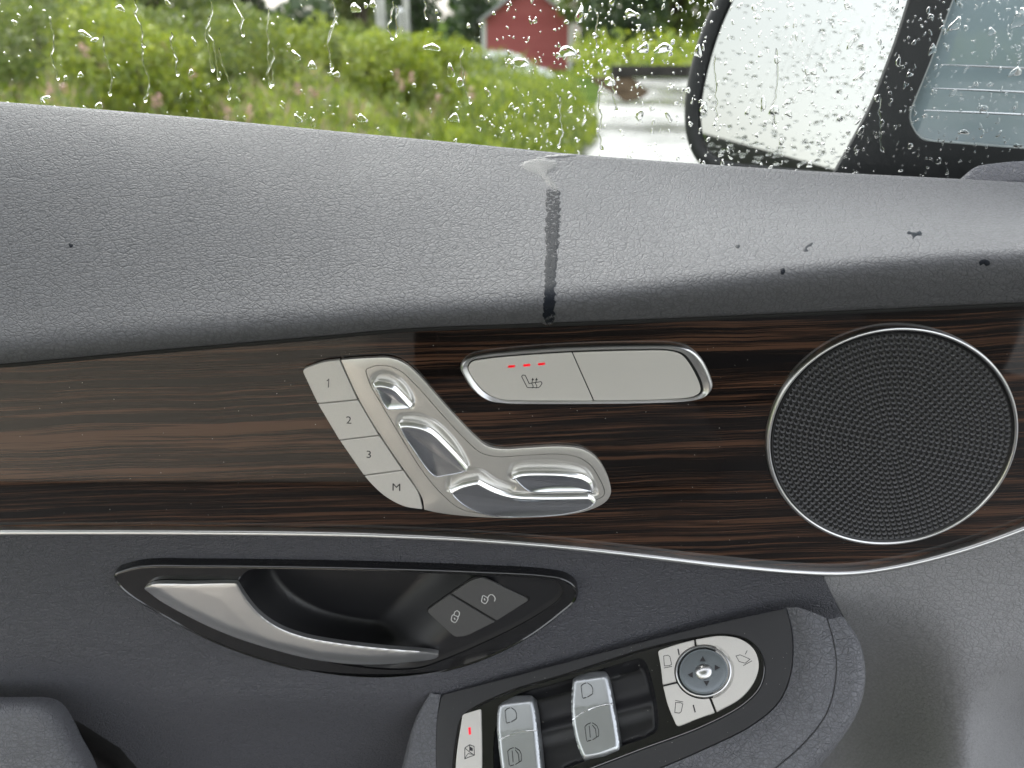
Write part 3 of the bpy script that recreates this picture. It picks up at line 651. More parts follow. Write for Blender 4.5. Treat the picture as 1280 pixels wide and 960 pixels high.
# chrome lip on the near edge of the bezel
bm = bmesh.new(); pw = Poly(Pw)
def welld(q):
    d = pw.dist(tuple(q)); k = AS.p(720, 905); v = (q.y - k.y) - .0; 
    return -.003 - .010 * ss(d / .004) + .0035 * math.exp(-((q.y - AS.p(800, 880).y) / .006) ** 2) * ss(d / .005)
fill(bm, AS, inset(Pw, -.0002), [], .0018, welld); obj('switch_well', bm, M['black'], armp, angle=60)
def rocker(cx0, top, right, pts, icons, lab):
    P = outline(AS, pts, .004, .0009); pp = Poly(P); (xm, ym) = AS.p(*icons['ridge'], .004)
    dirr = e2; tl = AS.p(*icons['top'], .004); bl = AS.p(*icons['bot'], .004); ax = (bl - tl); Ln = ax.length; ax = ax / Ln; rs = (Vector((xm, ym)) - tl).dot(ax)
    def hf(q):
        s = (Vector(q) - tl).dot(ax); d = pp.dist(tuple(q)); e = .0014 * (1 - ss(d / .0022))
        if s < rs: h = .0050 + .0002 * ((rs - s) / rs) - .0040 * ss((.006 - s) / .006)
        else: h = .0047 - .0030 * ((s - rs) / (Ln - rs)) - .003 * ss((s - Ln + .004) / .004)
        return h - e
    bm = bmesh.new(); fill(bm, AS, P, [], .0011, hf); wall(bm, [AS.w(q, hf(q)) for q in reversed(P)], nA * -.012)
    bmesh.ops.remove_doubles(bm, verts=bm.verts, dist=1e-6)
    for pl in icons['lines']:
        h = lambda x, y: hf(AS.p(x, y, .004)) + .00025
        for (a, b) in zip(pl, pl[1:]):
            pa, pb = AS.w(AS.p(*a, .004), h(*a)), AS.w(AS.p(*b, .004), h(*b)); tube(bm, [pa, pb], .00022, 4, 1)
    # bright lip between the halves
    a, b = icons['lip']; L = []
    for k in range(9):
        x = a[0] + (b[0] - a[0]) * k / 8; y = a[1] + (b[1] - a[1]) * k / 8 - icons.get('bow', 2) * math.sin(math.pi * k / 8); q = AS.p(x, y, .004); L.append(AS.w(q, hf(q) + .0001))
    tube(bm, L, .0005, 6, 2)
    obj('window_switch', bm, [M['rocker'], M['ink'], M['chrome']], armp, angle=60, label=lab)
def winicon(x, y, k=1, s=1.0):
    f = lambda pts: [(x + a * s, y + b * s) for a, b in pts]
    return [f([(-7, 12), (-9, -6), (-6, -9), (-1, -11)]), f([(1, -11), (7, -7), (9, -2), (9, 6), (1, 11)]), f([(-6, 13), (-1, 11.5)]), f([(-3, -7), (-2, 8)]), f([(1, -8), (5, -3), (6, 7)])][:5 if k else 3]
rocker(0, 0, 0, [(716, 845, 5), (737, 838), (757, 837, 5), (761, 852), (766, 880), (773, 925), (773, 936, 3), (748, 946), (729, 952, 6), (719, 925), (714, 890)], {'ridge': (742, 884), 'top': (738, 838), 'bot': (751, 950), 'lip': ((715.5, 899), (766, 880)), 'bow': 4, 'lines': winicon(734, 863, 0, .8) + winicon(739.5, 914, 1, .95)}, 'window switch nearest the mirror control, satin metal rocker')
rocker(0, 0, 0, [(623, 880, 6), (640, 869), (664, 867, 4), (668, 885), (671, 912), (675, 960), (677, 985, 3), (650, 996), (630, 1000, 5), (625, 960), (621, 905)], {'ridge': (647, 915), 'top': (648, 868), 'bot': (655, 998), 'lip': ((624, 925), (671, 913)), 'bow': 3, 'lines': winicon(639, 894, 0, .8) + winicon(643, 945, 1, .95)}, 'window switch cut by the lower edge of the photo')
# child lock button
def exl(bm):
    poly_px(bm, AS, [(585.3, 909.5), (588.3, 909), (588.8, 918), (586, 918.5)], .0010, 2)
    f = lambda pts: [(587 + a, 939 + b) for a, b in pts]
    stroke(bm, AS, f([(-6, -4), (0, -8), (5.5, -6), (6, 5), (0, 7), (-6, 9.5)]), .9, .00095, 1, True)
    stroke(bm, AS, f([(-6, -4), (0, 1), (6, 5)]), .8, .00097, 1); stroke(bm, AS, f([(0, -8), (0, 0)]), .8, .00099, 1); stroke(bm, AS, f([(-6, 9), (-2, 3), (4, 4)]), .8, .00096, 1); poly_px(bm, AS, f([(0, -6), (4, -4), (4, 0), (0, -1)]), .00101, 1)
button('rear_window_lock_button', AS, [(578, 893, 3), (601, 886, 2), (602, 930), (602, 990, 3), (569, 1000, 3), (570, 950)], .0009, [M['silver'], M['ink'], M['led']], armp, -.003, .0004, exl, label='silver window lock button with red light')
# mirror control
DM = [(822, 813, 4), (868, 799.5), (900, 794.5), (925, 798.5), (942, 811), (948.5, 830), (943, 851), (926, 872), (895, 890), (846, 908.5, 5), (835, 880)]
bm = bmesh.new(); loft(bm, AS, inset(outline(AS, DM, .0008), .0002), [(0, -.003), (0, .0004)]); mc = obj('mirror_control', bm, M['gap'], armp, label='mirror adjustment control with round knob and silver keys')
kc = (879.5, 839.5); ci = [(kc[0] + 38 * math.cos(R(a)), kc[1] + 35.5 * math.sin(R(a))) for a in range(0, 360, 15)]
def arc(a0, a1): n = max(2, int(abs(a1 - a0) / 15)); return [(kc[0] + 36.5 * math.cos(R(a0 + (a1 - a0) * i / n)), kc[1] + 34 * math.sin(R(a0 + (a1 - a0) * i / n))) for i in range(n + 1)]
def arcc(a0, a1): p = arc(a0, a1); return [(*p[0], .5)] + p[1:-1] + [(*p[-1], .5)]
def icon_m(x, y, flip):
    f = lambda pts: [(x + a, y + (-b if flip else b)) for a, b in pts]
    return [(f([(-4.5, -6), (1, -7), (3.5, -5), (5.5, 4.5), (3, 6), (-3.5, 6.5)]), True), (f([(-4, 9), (6, 7)]), False)]
def key(pts, icons, bars, lab):
    def ex(bm):
        for p, c in icons: stroke(bm, AS, p, .8, .00165, 1, c)
        for p in bars: stroke(bm, AS, p, 1.7, .00166, 1)
    button('mirror_key', AS, pts, .0016, [M['silver'], M['ink']], mc, -.002, .0005, ex, label=lab, gap=.00005)
key([(822, 813, 4), (845, 805.5), (867.5, 799.5, .5)] + arcc(-108, -201) + [(828.3, 856, .5), (826, 835)], icon_m(834, 826, False), [[(847.5, 811), (849, 819)]], 'key for the left mirror, upper one')
key([(828.8, 858, .5)] + arcc(-205, -281)[:] + [(893.5, 890.5, .5), (870, 899), (846, 908.5, 5), (835, 882)], icon_m(848, 884.5, True), [[(866.5, 881), (869, 890.5)]], 'key for the right mirror, lower one')
key([(869.5, 799, .5), (900, 794.5), (925, 798.5), (942, 811), (948.5, 830), (943, 851), (926, 872), (895.8, 889.6, .5)] + arcc(75, -104), [([(920, 820), (925, 818.5), (931, 821), (937.5, 824), (931.5, 829), (924, 827)], True), ([(929, 832), (940, 826)], False), ([(931.5, 818), (934, 813)], False)], [], 'fold key, long curved one on the right')
def disc(r, rr=.0): return [(kc[0] + r * math.cos(R(a)), kc[1] + r * .93 * math.sin(R(a))) for a in range(0, 360, 12)]
bm = bmesh.new(); loft(bm, AS, outline(AS, disc(35.2), .001), [(0, -.002), (0, .0013), (.0003, .0019), (.0009, .0021), (.0014, .0017), (.0017, .0008)], cap=False); obj('knob_ring', bm, M['alu'], mc, angle=50)
bm = bmesh.new(); loft(bm, AS, outline(AS, disc(30.5), .002), [(0, -.001), (0, .0020), (.0003, .0026), (.0008, .0029), (.0012, .0028)], dome=(-.0004, 5))
for dx, dy, a in ((-1, -16, 0), (17, -5, 90), (3.5, 14.5, 180), (-16.5, 4, 270)):
    ca, sa = math.cos(R(a)), math.sin(R(a)); poly_px(bm, AS, [(kc[0] + dx + u * ca - v * sa, kc[1] + dy + u * sa + v * ca) for u, v in ((-3.6, 3), (3.6, 3), (0, -3.6))], .0030, 1)
obj('mirror_knob', bm, [M['knob'], M['ink']], mc, angle=50)
bm = bmesh.new(); loft(bm, AS, outline(AS, disc(10.5), .003), [(0, .002), (0, .0030), (.0005, .0035)], dome=(.0015, 6)); obj('knob_centre', bm, M['alu'], mc, angle=60)
# armrest leather: nose on the right, flank on the left
def cross(name, curves, hs, parent, drop, n=46, m=6, label=None, mirror=False):
    rows = []
    C3 = []
    for c, h in zip(curves, hs):
        pts = resample([Vector(q) for q in catmull(c, False, 8)], 1, False); L = len(pts); C3.append([AS.w(AS.p(pts[min(L - 1, round(i * (L - 1) / n))].x, pts[min(L - 1, round(i * (L - 1) / n))].y, h), h) for i in range(n + 1)])
    bm = bmesh.new()
    for i in range(n + 1):
        K = [c[i] for c in C3]; K2 = [Vector((k.x, k.y, k.z)) for k in K]; K2.append(K2[-1] + drop); row = []
        for j in range(len(K2) - 1):
            p0 = K2[j - 1] if j else K2[0] * 2 - K2[1]; p1, p2 = K2[j], K2[j + 1]; p3 = K2[j + 2] if j + 2 < len(K2) else p2 * 2 - p1
            for k in range(m):
                t = k / m; row.append(.5 * ((2 * p1) + (p2 - p0) * t + (2 * p0 - 5 * p1 + 4 * p2 - p3) * t * t + (3 * p1 - p0 - 3 * p2 + p3) * t ** 3))
        row.append(K2[-1]); rows.append([bm.verts.new(p) for p in row])
    for a, b in zip(rows, rows[1:]):
        for k in range(len(a) - 1): f = bm.faces.new((a[k], b[k], b[k + 1], a[k + 1])); f.smooth = True
    bm.normal_update()
    if sum((f.normal.dot(nA) for f in bm.faces)) < 0: bmesh.ops.reverse_faces(bm, faces=bm.faces)
    bvh = BVHTree.FromBMesh(bm)
    return obj(name, bm, M['arm'], parent, angle=70, label=label), bvh
inn = [(983, 759), (990, 785), (992, 812), (989, 843), (975, 877), (941, 907), (881, 937), (821, 963), (741, 997), (600, 1052)]
md = [(1000, 760), (1012, 785), (1017, 815), (1014, 850), (1002, 882), (975, 915), (925, 948), (870, 978), (790, 1015), (640, 1075)]
sm = [(1032, 772), (1040, 800), (1044, 830), (1041, 860), (1031, 892), (1008, 923), (970, 957), (920, 992), (840, 1035), (690, 1100)]
se = [(1036, 774), (1044, 801), (1047.5, 830), (1045, 861), (1035, 893), (1011, 926), (973, 960), (923, 995), (843, 1038), (693, 1103)]
ot = [(1054, 781), (1071, 803), (1080, 835), (1080.5, 862), (1070, 895), (1047, 930), (1018, 962), (975, 1000), (900, 1050), (740, 1120)]
arm_o, ARM = cross('armrest_nose', [inn, md, sm, [((a[0] + b[0]) / 2, (a[1] + b[1]) / 2) for a, b in zip(sm, se)], se, ot], [-.001, .0025, .0005, -.0012, -.0002, -.012], door, Vector((-.012, .03, -.09)), label='leather wrapped rounded front end of the armrest')
cross('armrest_flank', [[(551, 868), (546, 900), (545, 960), (548, 1070)], [(544, 868), (532, 900), (527, 960), (525, 1070)], [(537, 869), (519, 900), (503, 957), (480, 1070)]], [-.0006, .001, -.003], door, Vector((.0, .02, -.05)), label='leather strip on the rear side of the armrest')
seam_px = [((a[0] + b[0]) / 2, (a[1] + b[1]) / 2) for a, b in zip(sm, se)]
bm = bmesh.new(); sp_ = []
for q in resample([Vector(q) for q in catmull(seam_px, False, 8)], 4, False):
    d = ray(q.x, q.y).normalized(); loc, nor, i_, di = ARM.ray_cast(CAM, d)
    if loc is not None and (not sp_ or (loc - sp_[-1]).length < .01): sp_.append(loc - d * .00005)
tube(bm, sp_, .00035, 6); obj('seam', bm, M['black'], arm_o, angle=0)
# --- lower moulding on the right
def pocY(px, py):
    y = .4165 + .002 * ss((py - 720) / 100)
    y += .098 * ss((py - 738) / 185) * ss((1215 - px) / 190)
    L = 1205 + 80 * ss((905 - py) / 150) + (max(0, 850 - py)) * .45         # edge of the speaker pod bulge
    y += .028 * ss((px - L) / 70) + .065 * ss((px - L) / 90) * ss((py - 790) / 150)
    y -= .012 * ss((px - 1080) / 130) * ss((py - 700) / 150) * (1 - ss((px - L) / 60))
    return y
pp = [Vector((x, y + 2)) for x, y in STRs if x >= 1024] + [Vector((1480, 1150)), Vector((880, 1150)), Vector((985, 960)), Vector((1020, 830)), Vector((1057, 777)), Vector((1043, 752)), Vector((1028, 722))]
bm = bmesh.new(); fill_px(bm, resample(pp, 8), [], 10, pocY); obj('lower_moulding', bm, M['pocket'], door, angle=70, label='grey grained moulding below the speaker')
bm = bmesh.new(); wall_pts = [atY(x, y, .4165) for x, y in ((1028, 722), (1043, 752), (1057, 777), (1020, 850))]
tube(bm, [p + Vector((0, -.0002, 0)) for p in wall_pts], .0007, 6); obj('panel_joint', bm, M['gap'], door)
# door core behind the linings: closes the gaps
bm = bmesh.new(); box(bm, (-.62, .532, CAMZ - .75), (.62, .55, CAMZ - .135)); obj('door_core', bm, M['black'], door)

# --- outer side: glass, mirror, quarter window
tilt = R(14); GP = Surf((0, .575, CAMZ - .07), (0, -math.cos(tilt), -math.sin(tilt)), (1, 0, 0))
bm = bmesh.new(); vs = [bm.verts.new(GP.w(q, 0)) for q in ((-.75, -.1), (.62, -.1), (.62, .02), (.30, .42), (-.75, .42))]; bm.faces.new(vs)
pane = obj('window_glass', bm, M['pane'], door, label='side window glass wet with rain', angle=0)
# quarter window frame
QS = Surf(atY(1100, 150, .63), (0, -1, 0), (1, 0, 0))
QO = [(1156, -70, 4), (1137, 0), (1121, 50), (1108, 85), (1090, 130), (1072, 165), (1040, 222, 4), (1500, 290, 4), (1500, -70, 4)]
QI = [(1212, -60, 8), (1190, 0), (1163, 75), (1133, 148, 14), (1150, 176, 12), (1290, 187), (1460, 198, 8), (1460, -60, 8)]
plate_with_hole('quarter_window_frame', QS, outline(QS, QO, 0, .003), [outline(QS, QI, 0, .003)], 0, M['rubber'], door, r=.0008, depth=.02, h0=-.004, label='black frame of the small front quarter window')
bm = bmesh.new(); Pq = inset(outline(QS, QI, 0, .003), -.002); f = bm.faces.new([bm.verts.new(QS.w(q, -.008)) for q in Pq]); qg = obj('quarter_glass', bm, blue_glass_mat(), door, angle=0, label='blue grey pane of the quarter window')  # pane coloured mottled blue grey, barely transparent
for yy in (82, 112, 140):
    bm = bmesh.new(); tube(bm, [QS.w(QS.p(x, yy + (x - 1200) * .045, -.004), -.004) for x in (1178 - (yy - 82) * .4, 1220, 1260, 1320, 1440)], [.0004, .0008, .0009, .0009, .0009], 6); obj('reflected_line', bm, M['chrome'], qg)  # bright reflected lines in the pane, built as thin ribs
bm = bmesh.new(); loft(bm, QS, inset(outline(QS, QI, 0, .003), -.0006), [(0, -.006), (.0008, .0005), (.0016, .0004), (.002, -.004)], cap=False); obj('glass_seal', bm, mat('seal_grey', (.2, .22, .23), .35), door, angle=50)
# sail trim in front of the glass
SS_ = Surf(atY(1250, 210, .545), (0, -.8, .6), (1, 0, 0)); bm = bmesh.new()
loft(bm, SS_, outline(SS_, [(1200, 232, 4), (1208, 218), (1222, 207), (1250, 202), (1290, 199), (1420, 196, 4), (1420, 262, 4)], 0, .002), [(0, -.01), (0, -.002), (.001, -.0006), (.003, 0)], dome=(.002, 4)); obj('sail_trim', bm, M['pad'], door, angle=60)
# mirror
MS = Surf(atY(990, 100, .80), Vector((-.66, -.75, .026)), (1, 0, 0))
MG = [(935, -40), (912, 5), (897, 40), (882, 90), (874, 140), (877, 172), (888, 192), (905, 201), (960, 208), (1085, 219, 4), (1130, 130), (1155, 70), (1175, 0), (1195, -90, 8), (960, -90, 8)]
MO = [(905, -30), (886, 5), (871, 40), (857, 90), (851, 140), (856, 180), (872, 208), (900, 222), (960, 232), (1100, 240, 6), (1140, 130), (1166, 70), (1186, 0), (1210, -110, 8), (940, -110, 8)]
Pg = outline(MS, MG, 0, .002); Pm = outline(MS, MO, 0, .002)
bm = bmesh.new(); ring2(bm, MS, Pm, inset(Pg, -.0005), [(.0, -.05), (0, -.012), (.12, -.003), (.4, .003), (.8, .0035), (1, .0015), (1, -.006)], 260)
loft(bm, MS, inset(Pm, .0002), [(0, -.05), (.01, -.065), (.03, -.075)], cap=True)
mh = obj('door_mirror', bm, M['rubber'], door, label='black door mirror housing outside the window', angle=50)
MM = mat('mirror_silver', (.34, .345, .342), .015, 1)
for n_ in MM.node_tree.nodes:
    if n_.type == 'MAP_RANGE': n_.inputs['To Min'].default_value = 0.0; n_.inputs['To Max'].default_value = .04
bm = bmesh.new(); f = bm.faces.new([bm.verts.new(MS.w(q, -.002)) for q in inset(Pg, -.001)]); obj('mirror_glass', bm, MM, mh, angle=0)
# ================================================================== RAIN AND WATER
def drops_mesh(items, surf, side):
    """items: (a, b, r, elong, tilt, seed) in surface coordinates; side = +1 or -1 along the normal"""
    bm = bmesh.new(); bmesh.ops.create_icosphere(bm, subdivisions=2, radius=1); bm.verts.ensure_lookup_table()
    base = np.array([v.co[:] for v in bm.verts]); faces = np.array([[v.index for v in f.verts] for f in bm.faces]); bm.free()
    V = []; Fc = []; off = 0; ex, ey, n = (np.array(x) for x in (surf.ex, surf.ey, surf.n * side)); o = np.array(surf.o)
    for a, b, r, el, tl, sd in items:
        p = base.copy(); g = np.random.default_rng(sd); ph = g.uniform(0, 6.28, 4)
        ang = np.arctan2(p[:, 1], p[:, 0]); wob = 1 + .16 * np.sin(2 * ang + ph[0]) + .12 * np.sin(3 * ang + ph[1]) + .07 * np.sin(5 * ang + ph[2])
        x = p[:, 0] * wob * r; y = p[:, 1] * wob * r * el; y = y - .25 * r * el * (x / r) ** 2; z = np.maximum(p[:, 2], -.02) * r * g.uniform(.42, .62)
        x = x * (1 - .22 * y / (r * el)); x2 = x * math.cos(tl) - y * math.sin(tl); y2 = x * math.sin(tl) + y * math.cos(tl)
        V.append(o + np.outer(x2 + a, ex) + np.outer(y2 + b, ey) + np.outer(z + .00005, n)); Fc.append((faces if side > 0 else faces) + off); off += len(p)
    return np.concatenate(V), np.concatenate(Fc)
def np_obj(name, V, Fc, mats, parent=None, smooth=False, **kw):
    me = bpy.data.meshes.new(name); k = Fc.shape[1]; me.vertices.add(len(V)); me.loops.add(Fc.size); me.polygons.add(len(Fc))
    c = np.array([(V[:, 0].min() + V[:, 0].max()) / 2, (V[:, 1].min() + V[:, 1].max()) / 2, V[:, 2].min()])
    me.vertices.foreach_set('co', (V - c).astype(np.float32).ravel()); me.loops.foreach_set('vertex_index', Fc.astype(np.int32).ravel()); me.polygons.foreach_set('loop_start', np.arange(0, Fc.size, k, dtype=np.int32))
    if smooth: me.polygons.foreach_set('use_smooth', np.ones(len(Fc), dtype=bool))
    me.update(calc_edges=True); me.validate()
    for m in (mats if isinstance(mats, (list, tuple)) else [mats]): me.materials.append(m)
    o = bpy.data.objects.new(name, me); COL.objects.link(o)
    if parent: o.parent = parent; o.location = Vector(c) - wloc(parent)
    else: o.location = Vector(c)
    for a, v in kw.items():
        if v: o[a] = v
    return o
its = []; sd = 0
def dens(x, y):
    return .22 + .9 * ss((x - 480) / 350) + (.35 if y > 130 else 0)
while len(its) < 1300:
    x = rng.uniform(-80, 1380); y = rng.uniform(-60, 236)
    if rng.random() > dens(x, y): continue
    rp_ = min(6, max(.8, rng.lognormal(.26, .5))) * (.85 if x < 480 else 1); el = rng.choice([.8, 1.0, 1.3, 1.8, 2.4], p=[.22, .3, .25, .15, .08]); q = GP.p(x, y)
    if y > 225: continue
    its.append((q.x, q.y, rp_ * .00058, el, rng.normal(.1, .35), sd)); sd += 1
for k in range(700):
    x = rng.uniform(620, 1320); y = rng.uniform(-20, 226); q = GP.p(x, y); its.append((q.x, q.y, rng.uniform(.5, 1.5) * .00058, rng.choice([.5, 1., 1.6, 2.6]), rng.normal(.1, .4), sd)); sd += 1
for x, y, r, el in ((150, 10, 4.5, .6), (105, 42, 6, .45), (118, 50, 5, .4), (57, 122, 5, .35), (444, 10, 6, .7), (466, 5, 4, .9), (370, 70, 3.5, 1.6), (390, 82, 5, .8), (421, 93, 4, .7), (540, 59, 8, .5), (563, 88, 3.2, 2.6), (575, 103, 4.5, 1.0), (650, 78, 8, .7), (709, 64, 8, .8), (725, 18, 4, 2.0), (788, 16, 6, .6), (830, 60, 9, .55), (805, 60, 6, .9), (762, 102, 6, .8), (568, 147, 5, 1.1), (452, 148, 5, 1.0), (800, 143, 5, 1.1), (968, 138, 5, 1.4), (985, 128, 3, 1.2), (1050, 148, 3.6, 1), (1195, 30, 5, 1.4), (1275, 22, 6, 1.8), (1270, 90, 6, .8), (1205, 165, 5, .6), (1230, 135, 6, .5), (1097, 122, 3, 1.5), (880, 135, 4, 1.5)):
    q = GP.p(x, y); its.append((q.x, q.y, r * .00062, el, rng.normal(0, .2), sd)); sd += 1
V, Fc = drops_mesh(its, GP, -1)
np_obj('raindrops', V, Fc, M['water'], smooth=True, label='raindrops scattered over the side window glass', category='raindrops', kind='stuff')
# runs of water down the pane
bm = bmesh.new()
RUNS = [(168, 0, 60), (176, 55, 128), (258, 0, 90), (262, 20, 100), (275, 60, 125), (293, 0, 46), (335, 10, 110), (340, 60, 108), (414, 0, 88), (488, 0, 50), (494, 5, 46), (530, 0, 24), (582, 60, 130), (745, 10, 60), (748, 100, 190), (766, 90, 140), (972, 60, 160), (895, 70, 150), (700, 120, 185), (215, 40, 95), (130, 45, 120), (60, 20, 100), (1100, 120, 190)]
for x, y0, y1 in RUNS:
    pts = []; rad = []; n = int((y1 - y0) / 3) + 2; xx = x; 
    for k in range(n):
        t = k / (n - 1); xx = x + 9 * (noise.noise(Vector((x * .37, t * 2.3, 1)))) + 3 * noise.noise(Vector((x, t * 9, 4))) + 10 * t * (1 if x < 300 else .1); q = GP.p(xx, y0 + (y1 - y0) * t); pts.append(GP.w(q, -.00005)); rad.append((.0004 + .0006 * abs(noise.noise(Vector((x, t * 5, 9)))) + (.0009 if t > .93 else 0)) * (.4 if k in (0, n - 1) else 1))
    tube(bm, pts, rad, 8, 0, .5, GP.n)
bmesh.ops.recalc_face_normals(bm, faces=bm.faces)
obj('water_runs', bm, M['water'], None, 'thin trickles of rain running down the side window', 'water trickles', kind='stuff', angle=0)
# drops on the mirror glass
its = []
pg = Poly(Pg)
while len(its) < 330:
    x = rng.uniform(870, 1140); y = rng.uniform(-20, 212) if rng.random() < .7 else rng.uniform(170, 212); q = MS.p(x, y)
    if pg.has(tuple(q)) and pg.dist(tuple(q)) > .003: its.append((q.x, q.y, rng.uniform(.0008, .0021), rng.choice([.4, .6, 1.0]), rng.normal(0, .15), sd)); sd += 1
V, Fc = drops_mesh(its, MS, 1); np_obj('mirror_raindrops', V, Fc, M['water'], smooth=True, label='small raindrops on the glass of the door mirror', category='raindrops', kind='stuff')
# wet film and drops lying on the upper trim and armrest
def hit(bvh, px, py, lift=.0001):
    d = ray(px, py).normalized(); loc, nor, i, di = bvh.ray_cast(CAM, d)
    if loc is None: return None
    if nor.dot(d) > 0: nor = -nor
    return loc + nor * lift, nor
def film_mat():
    b = NB('wet_film'); p = b.b.inputs; p['Base Color'].default_value = (.012, .014, .018, 1); p['Roughness'].default_value = .34; p['IOR'].default_value = 1.12
    tc = b.n('TexCoord'); n1 = b.n('TexNoise', Scale=520, Detail=3, Roughness=.7); b.l(tc.outputs['Object'], n1.inputs['Vector']); mp = b.n('Mapping'); mp.inputs['Scale'].default_value = (1, 1, 1.6); b.l(tc.outputs['Object'], mp.inputs[0]); b.l(mp.outputs[0], n1.inputs['Vector'])
    bp = b.n('Bump', Strength=.35, Distance=.0002); b.l(n1.outputs[0], bp.inputs['Height']); b.l(bp.outputs[0], p['Normal'])
    sep = b.n('SeparateXYZ'); b.l(tc.outputs['Object'], sep.inputs[0]); zr = b.n('MapRange'); zr.inputs['From Min'].default_value = .0; zr.inputs['From Max'].default_value = .07; zr.inputs['To Min'].default_value = .30; zr.inputs['To Max'].default_value = .50; b.l(sep.outputs[2], zr.inputs[0])
    gt = b.n('Math', _operation='SUBTRACT'); b.l(n1.outputs[0], gt.inputs[0]); b.l(zr.outputs[0], gt.inputs[1]); ml = b.n('Math', _operation='MULTIPLY', _use_clamp=True); ml.inputs[1].default_value = 14; b.l(gt.outputs[0], ml.inputs[0]); b.l(ml.outputs[0], p['Alpha'])
    return b.m
def clear_film():
    b = NB('thin_water'); p = b.b.inputs; b.t.nodes.remove(b.b); tr = b.n('BsdfTransparent'); tr.inputs[0].default_value = (.97, .98, .98, 1); gl = b.n('BsdfGlossy', Roughness=.2); fr = b.n('Fresnel', IOR=1.32); mx = b.n('MixShader')
    b.l(fr.outputs[0], mx.inputs[0]); b.l(tr.outputs[0], mx.inputs[1]); b.l(gl.outputs[0], mx.inputs[2]); b.l(mx.outputs[0], b.out.inputs[0]); return b.m
M['film'] = film_mat(); M['thin'] = clear_film()
def film(bm, pts, bvh, step=1.6, lift=.0001, mi=0, wob=1.2, sdx=0):
    P = resample([Vector(q) for q in path(pts)], 1.5); P = [p + Vector((noise.noise(Vector((p.x * .25, p.y * .25, sdx))), noise.noise(Vector((p.x * .25, p.y * .25, sdx + 5))))) * wob * 2 for p in P]
    if area(P) < 0: P.reverse()
    po = Poly(P); vo, fo = cdt(P, [], step); vs = []
    for v in vo:
        h = hit(bvh, v.x, v.y, lift * ss(po.dist((v.x, v.y)) / 2.2) + .00003); vs.append(bm.verts.new(h[0]) if h else None)
    for f in fo:
        if any(vs[i] is None for i in f): continue
        a, b, c = (vo[i] for i in f)
        if (b - a).cross(c - a) > 0: f = list(reversed(f))
        g = bm.faces.new([vs[i] for i in f]); g.smooth = True; g.material_index = mi
bm = bmesh.new()
film(bm, [(683, 236, 2), (700, 238, 2), (700, 275), (697, 320), (694, 360), (692, 398), (686, 404), (680, 398), (681, 360), (682, 320), (682, 275)], TRIM, mi=0, wob=1.5)
film(bm, [(668, 197.5, 2), (700, 192.5), (722, 193.5), (712, 196.5), (690, 197.5)], TRIM, mi=1, lift=.0003, wob=.5)
film(bm, [(651, 207), (662, 200), (685, 199), (697, 204), (694, 211), (686, 216), (692, 226), (698, 237), (686, 233), (676, 220), (660, 214)], TRIM, mi=1, sdx=3, wob=.6)
obj('water_streak', bm, [M['film'], M['thin']], None, 'wet streak of rain water running down the middle of the upper door trim', 'water streak', angle=0)
def blob_drop(name, pxs, bvh, label, r=2.2, group=None):
    bm = bmesh.new()
    for (x, y, k) in pxs:
        h = hit(bvh, x, y, 0)
        if not h: continue
        loc, nor = h; a = nor.orthogonal().normalized(); b_ = nor.cross(a); s = r * k * .00042
        tmp = bmesh.ops.create_icosphere(bm, subdivisions=2, radius=1)['verts']
        for v in tmp:
            c = v.co.copy(); ang = math.atan2(c.y, c.x); wb = 1 + .3 * math.sin(2 * ang + x) + .2 * math.sin(3 * ang + y); v.co = loc + (a * c.x * wb + b_ * c.y * wb) * s + nor * (max(c.z, -.1) * s * .55)
    for f in bm.faces: f.smooth = True
    return obj(name, bm, M['water'], None, label, 'water drop', group=group, angle=0)
blob_drop('water_drop', [(686, 400, 4.2)], TRIM, 'clear drop hanging at the lower end of the wet streak')
bmx = [([(1004, 312), (1010, 306), (1016, 303), (1015, 307), (1008, 310), (1010, 314), (1005, 314)], 'small ragged water mark on the trim above the speaker ring', TRIM), ([(976, 336), (980, 335), (981, 341), (977, 343)], 'tiny water mark lowest on the trim, left above the speaker', TRIM), ([(1135, 289), (1142, 291), (1151, 289), (1152, 294), (1145, 295), (1141, 299), (1140, 294), (1134, 292)], 'forked water mark on the trim, highest of those above the speaker', TRIM), ([(1224, 327), (1232, 324), (1238, 329), (1233, 333), (1229, 330), (1225, 332)], 'dark water mark on the trim near its right end', TRIM), ([(919, 307), (923, 306), (925, 308), (921, 311)], 'tiny water mark on the trim left of the others', TRIM), ([(86, 305), (92, 306), (90, 309), (87, 309)], 'speck of water on the left part of the upper trim', TRIM)]
for i, (pts, lab, bv) in enumerate(bmx):
    bm = bmesh.new(); film(bm, pts, bv, 1.2, .0003, 0, .5, i); obj('water_mark', bm, [M['film']], None, lab, 'water mark', group='water marks on the upper trim', angle=0)
for (pxs, lab) in (([(1014, 881, 1.0), (1012, 886, 1.2)], 'pair of clear drops on the middle of the leather armrest nose'), ([(1004, 869, 1.1)], 'single clear drop highest on the leather armrest nose'), ([(981, 931, .9)], 'small clear drop on the armrest nose close to the console'), ([(940, 946, 1.2), (942, 952, 1.0)], 'drops lowest on the armrest leather by the photo edge')):
    blob_drop('water_drop', pxs, ARM, lab, 2.2, 'water drops on the armrest')

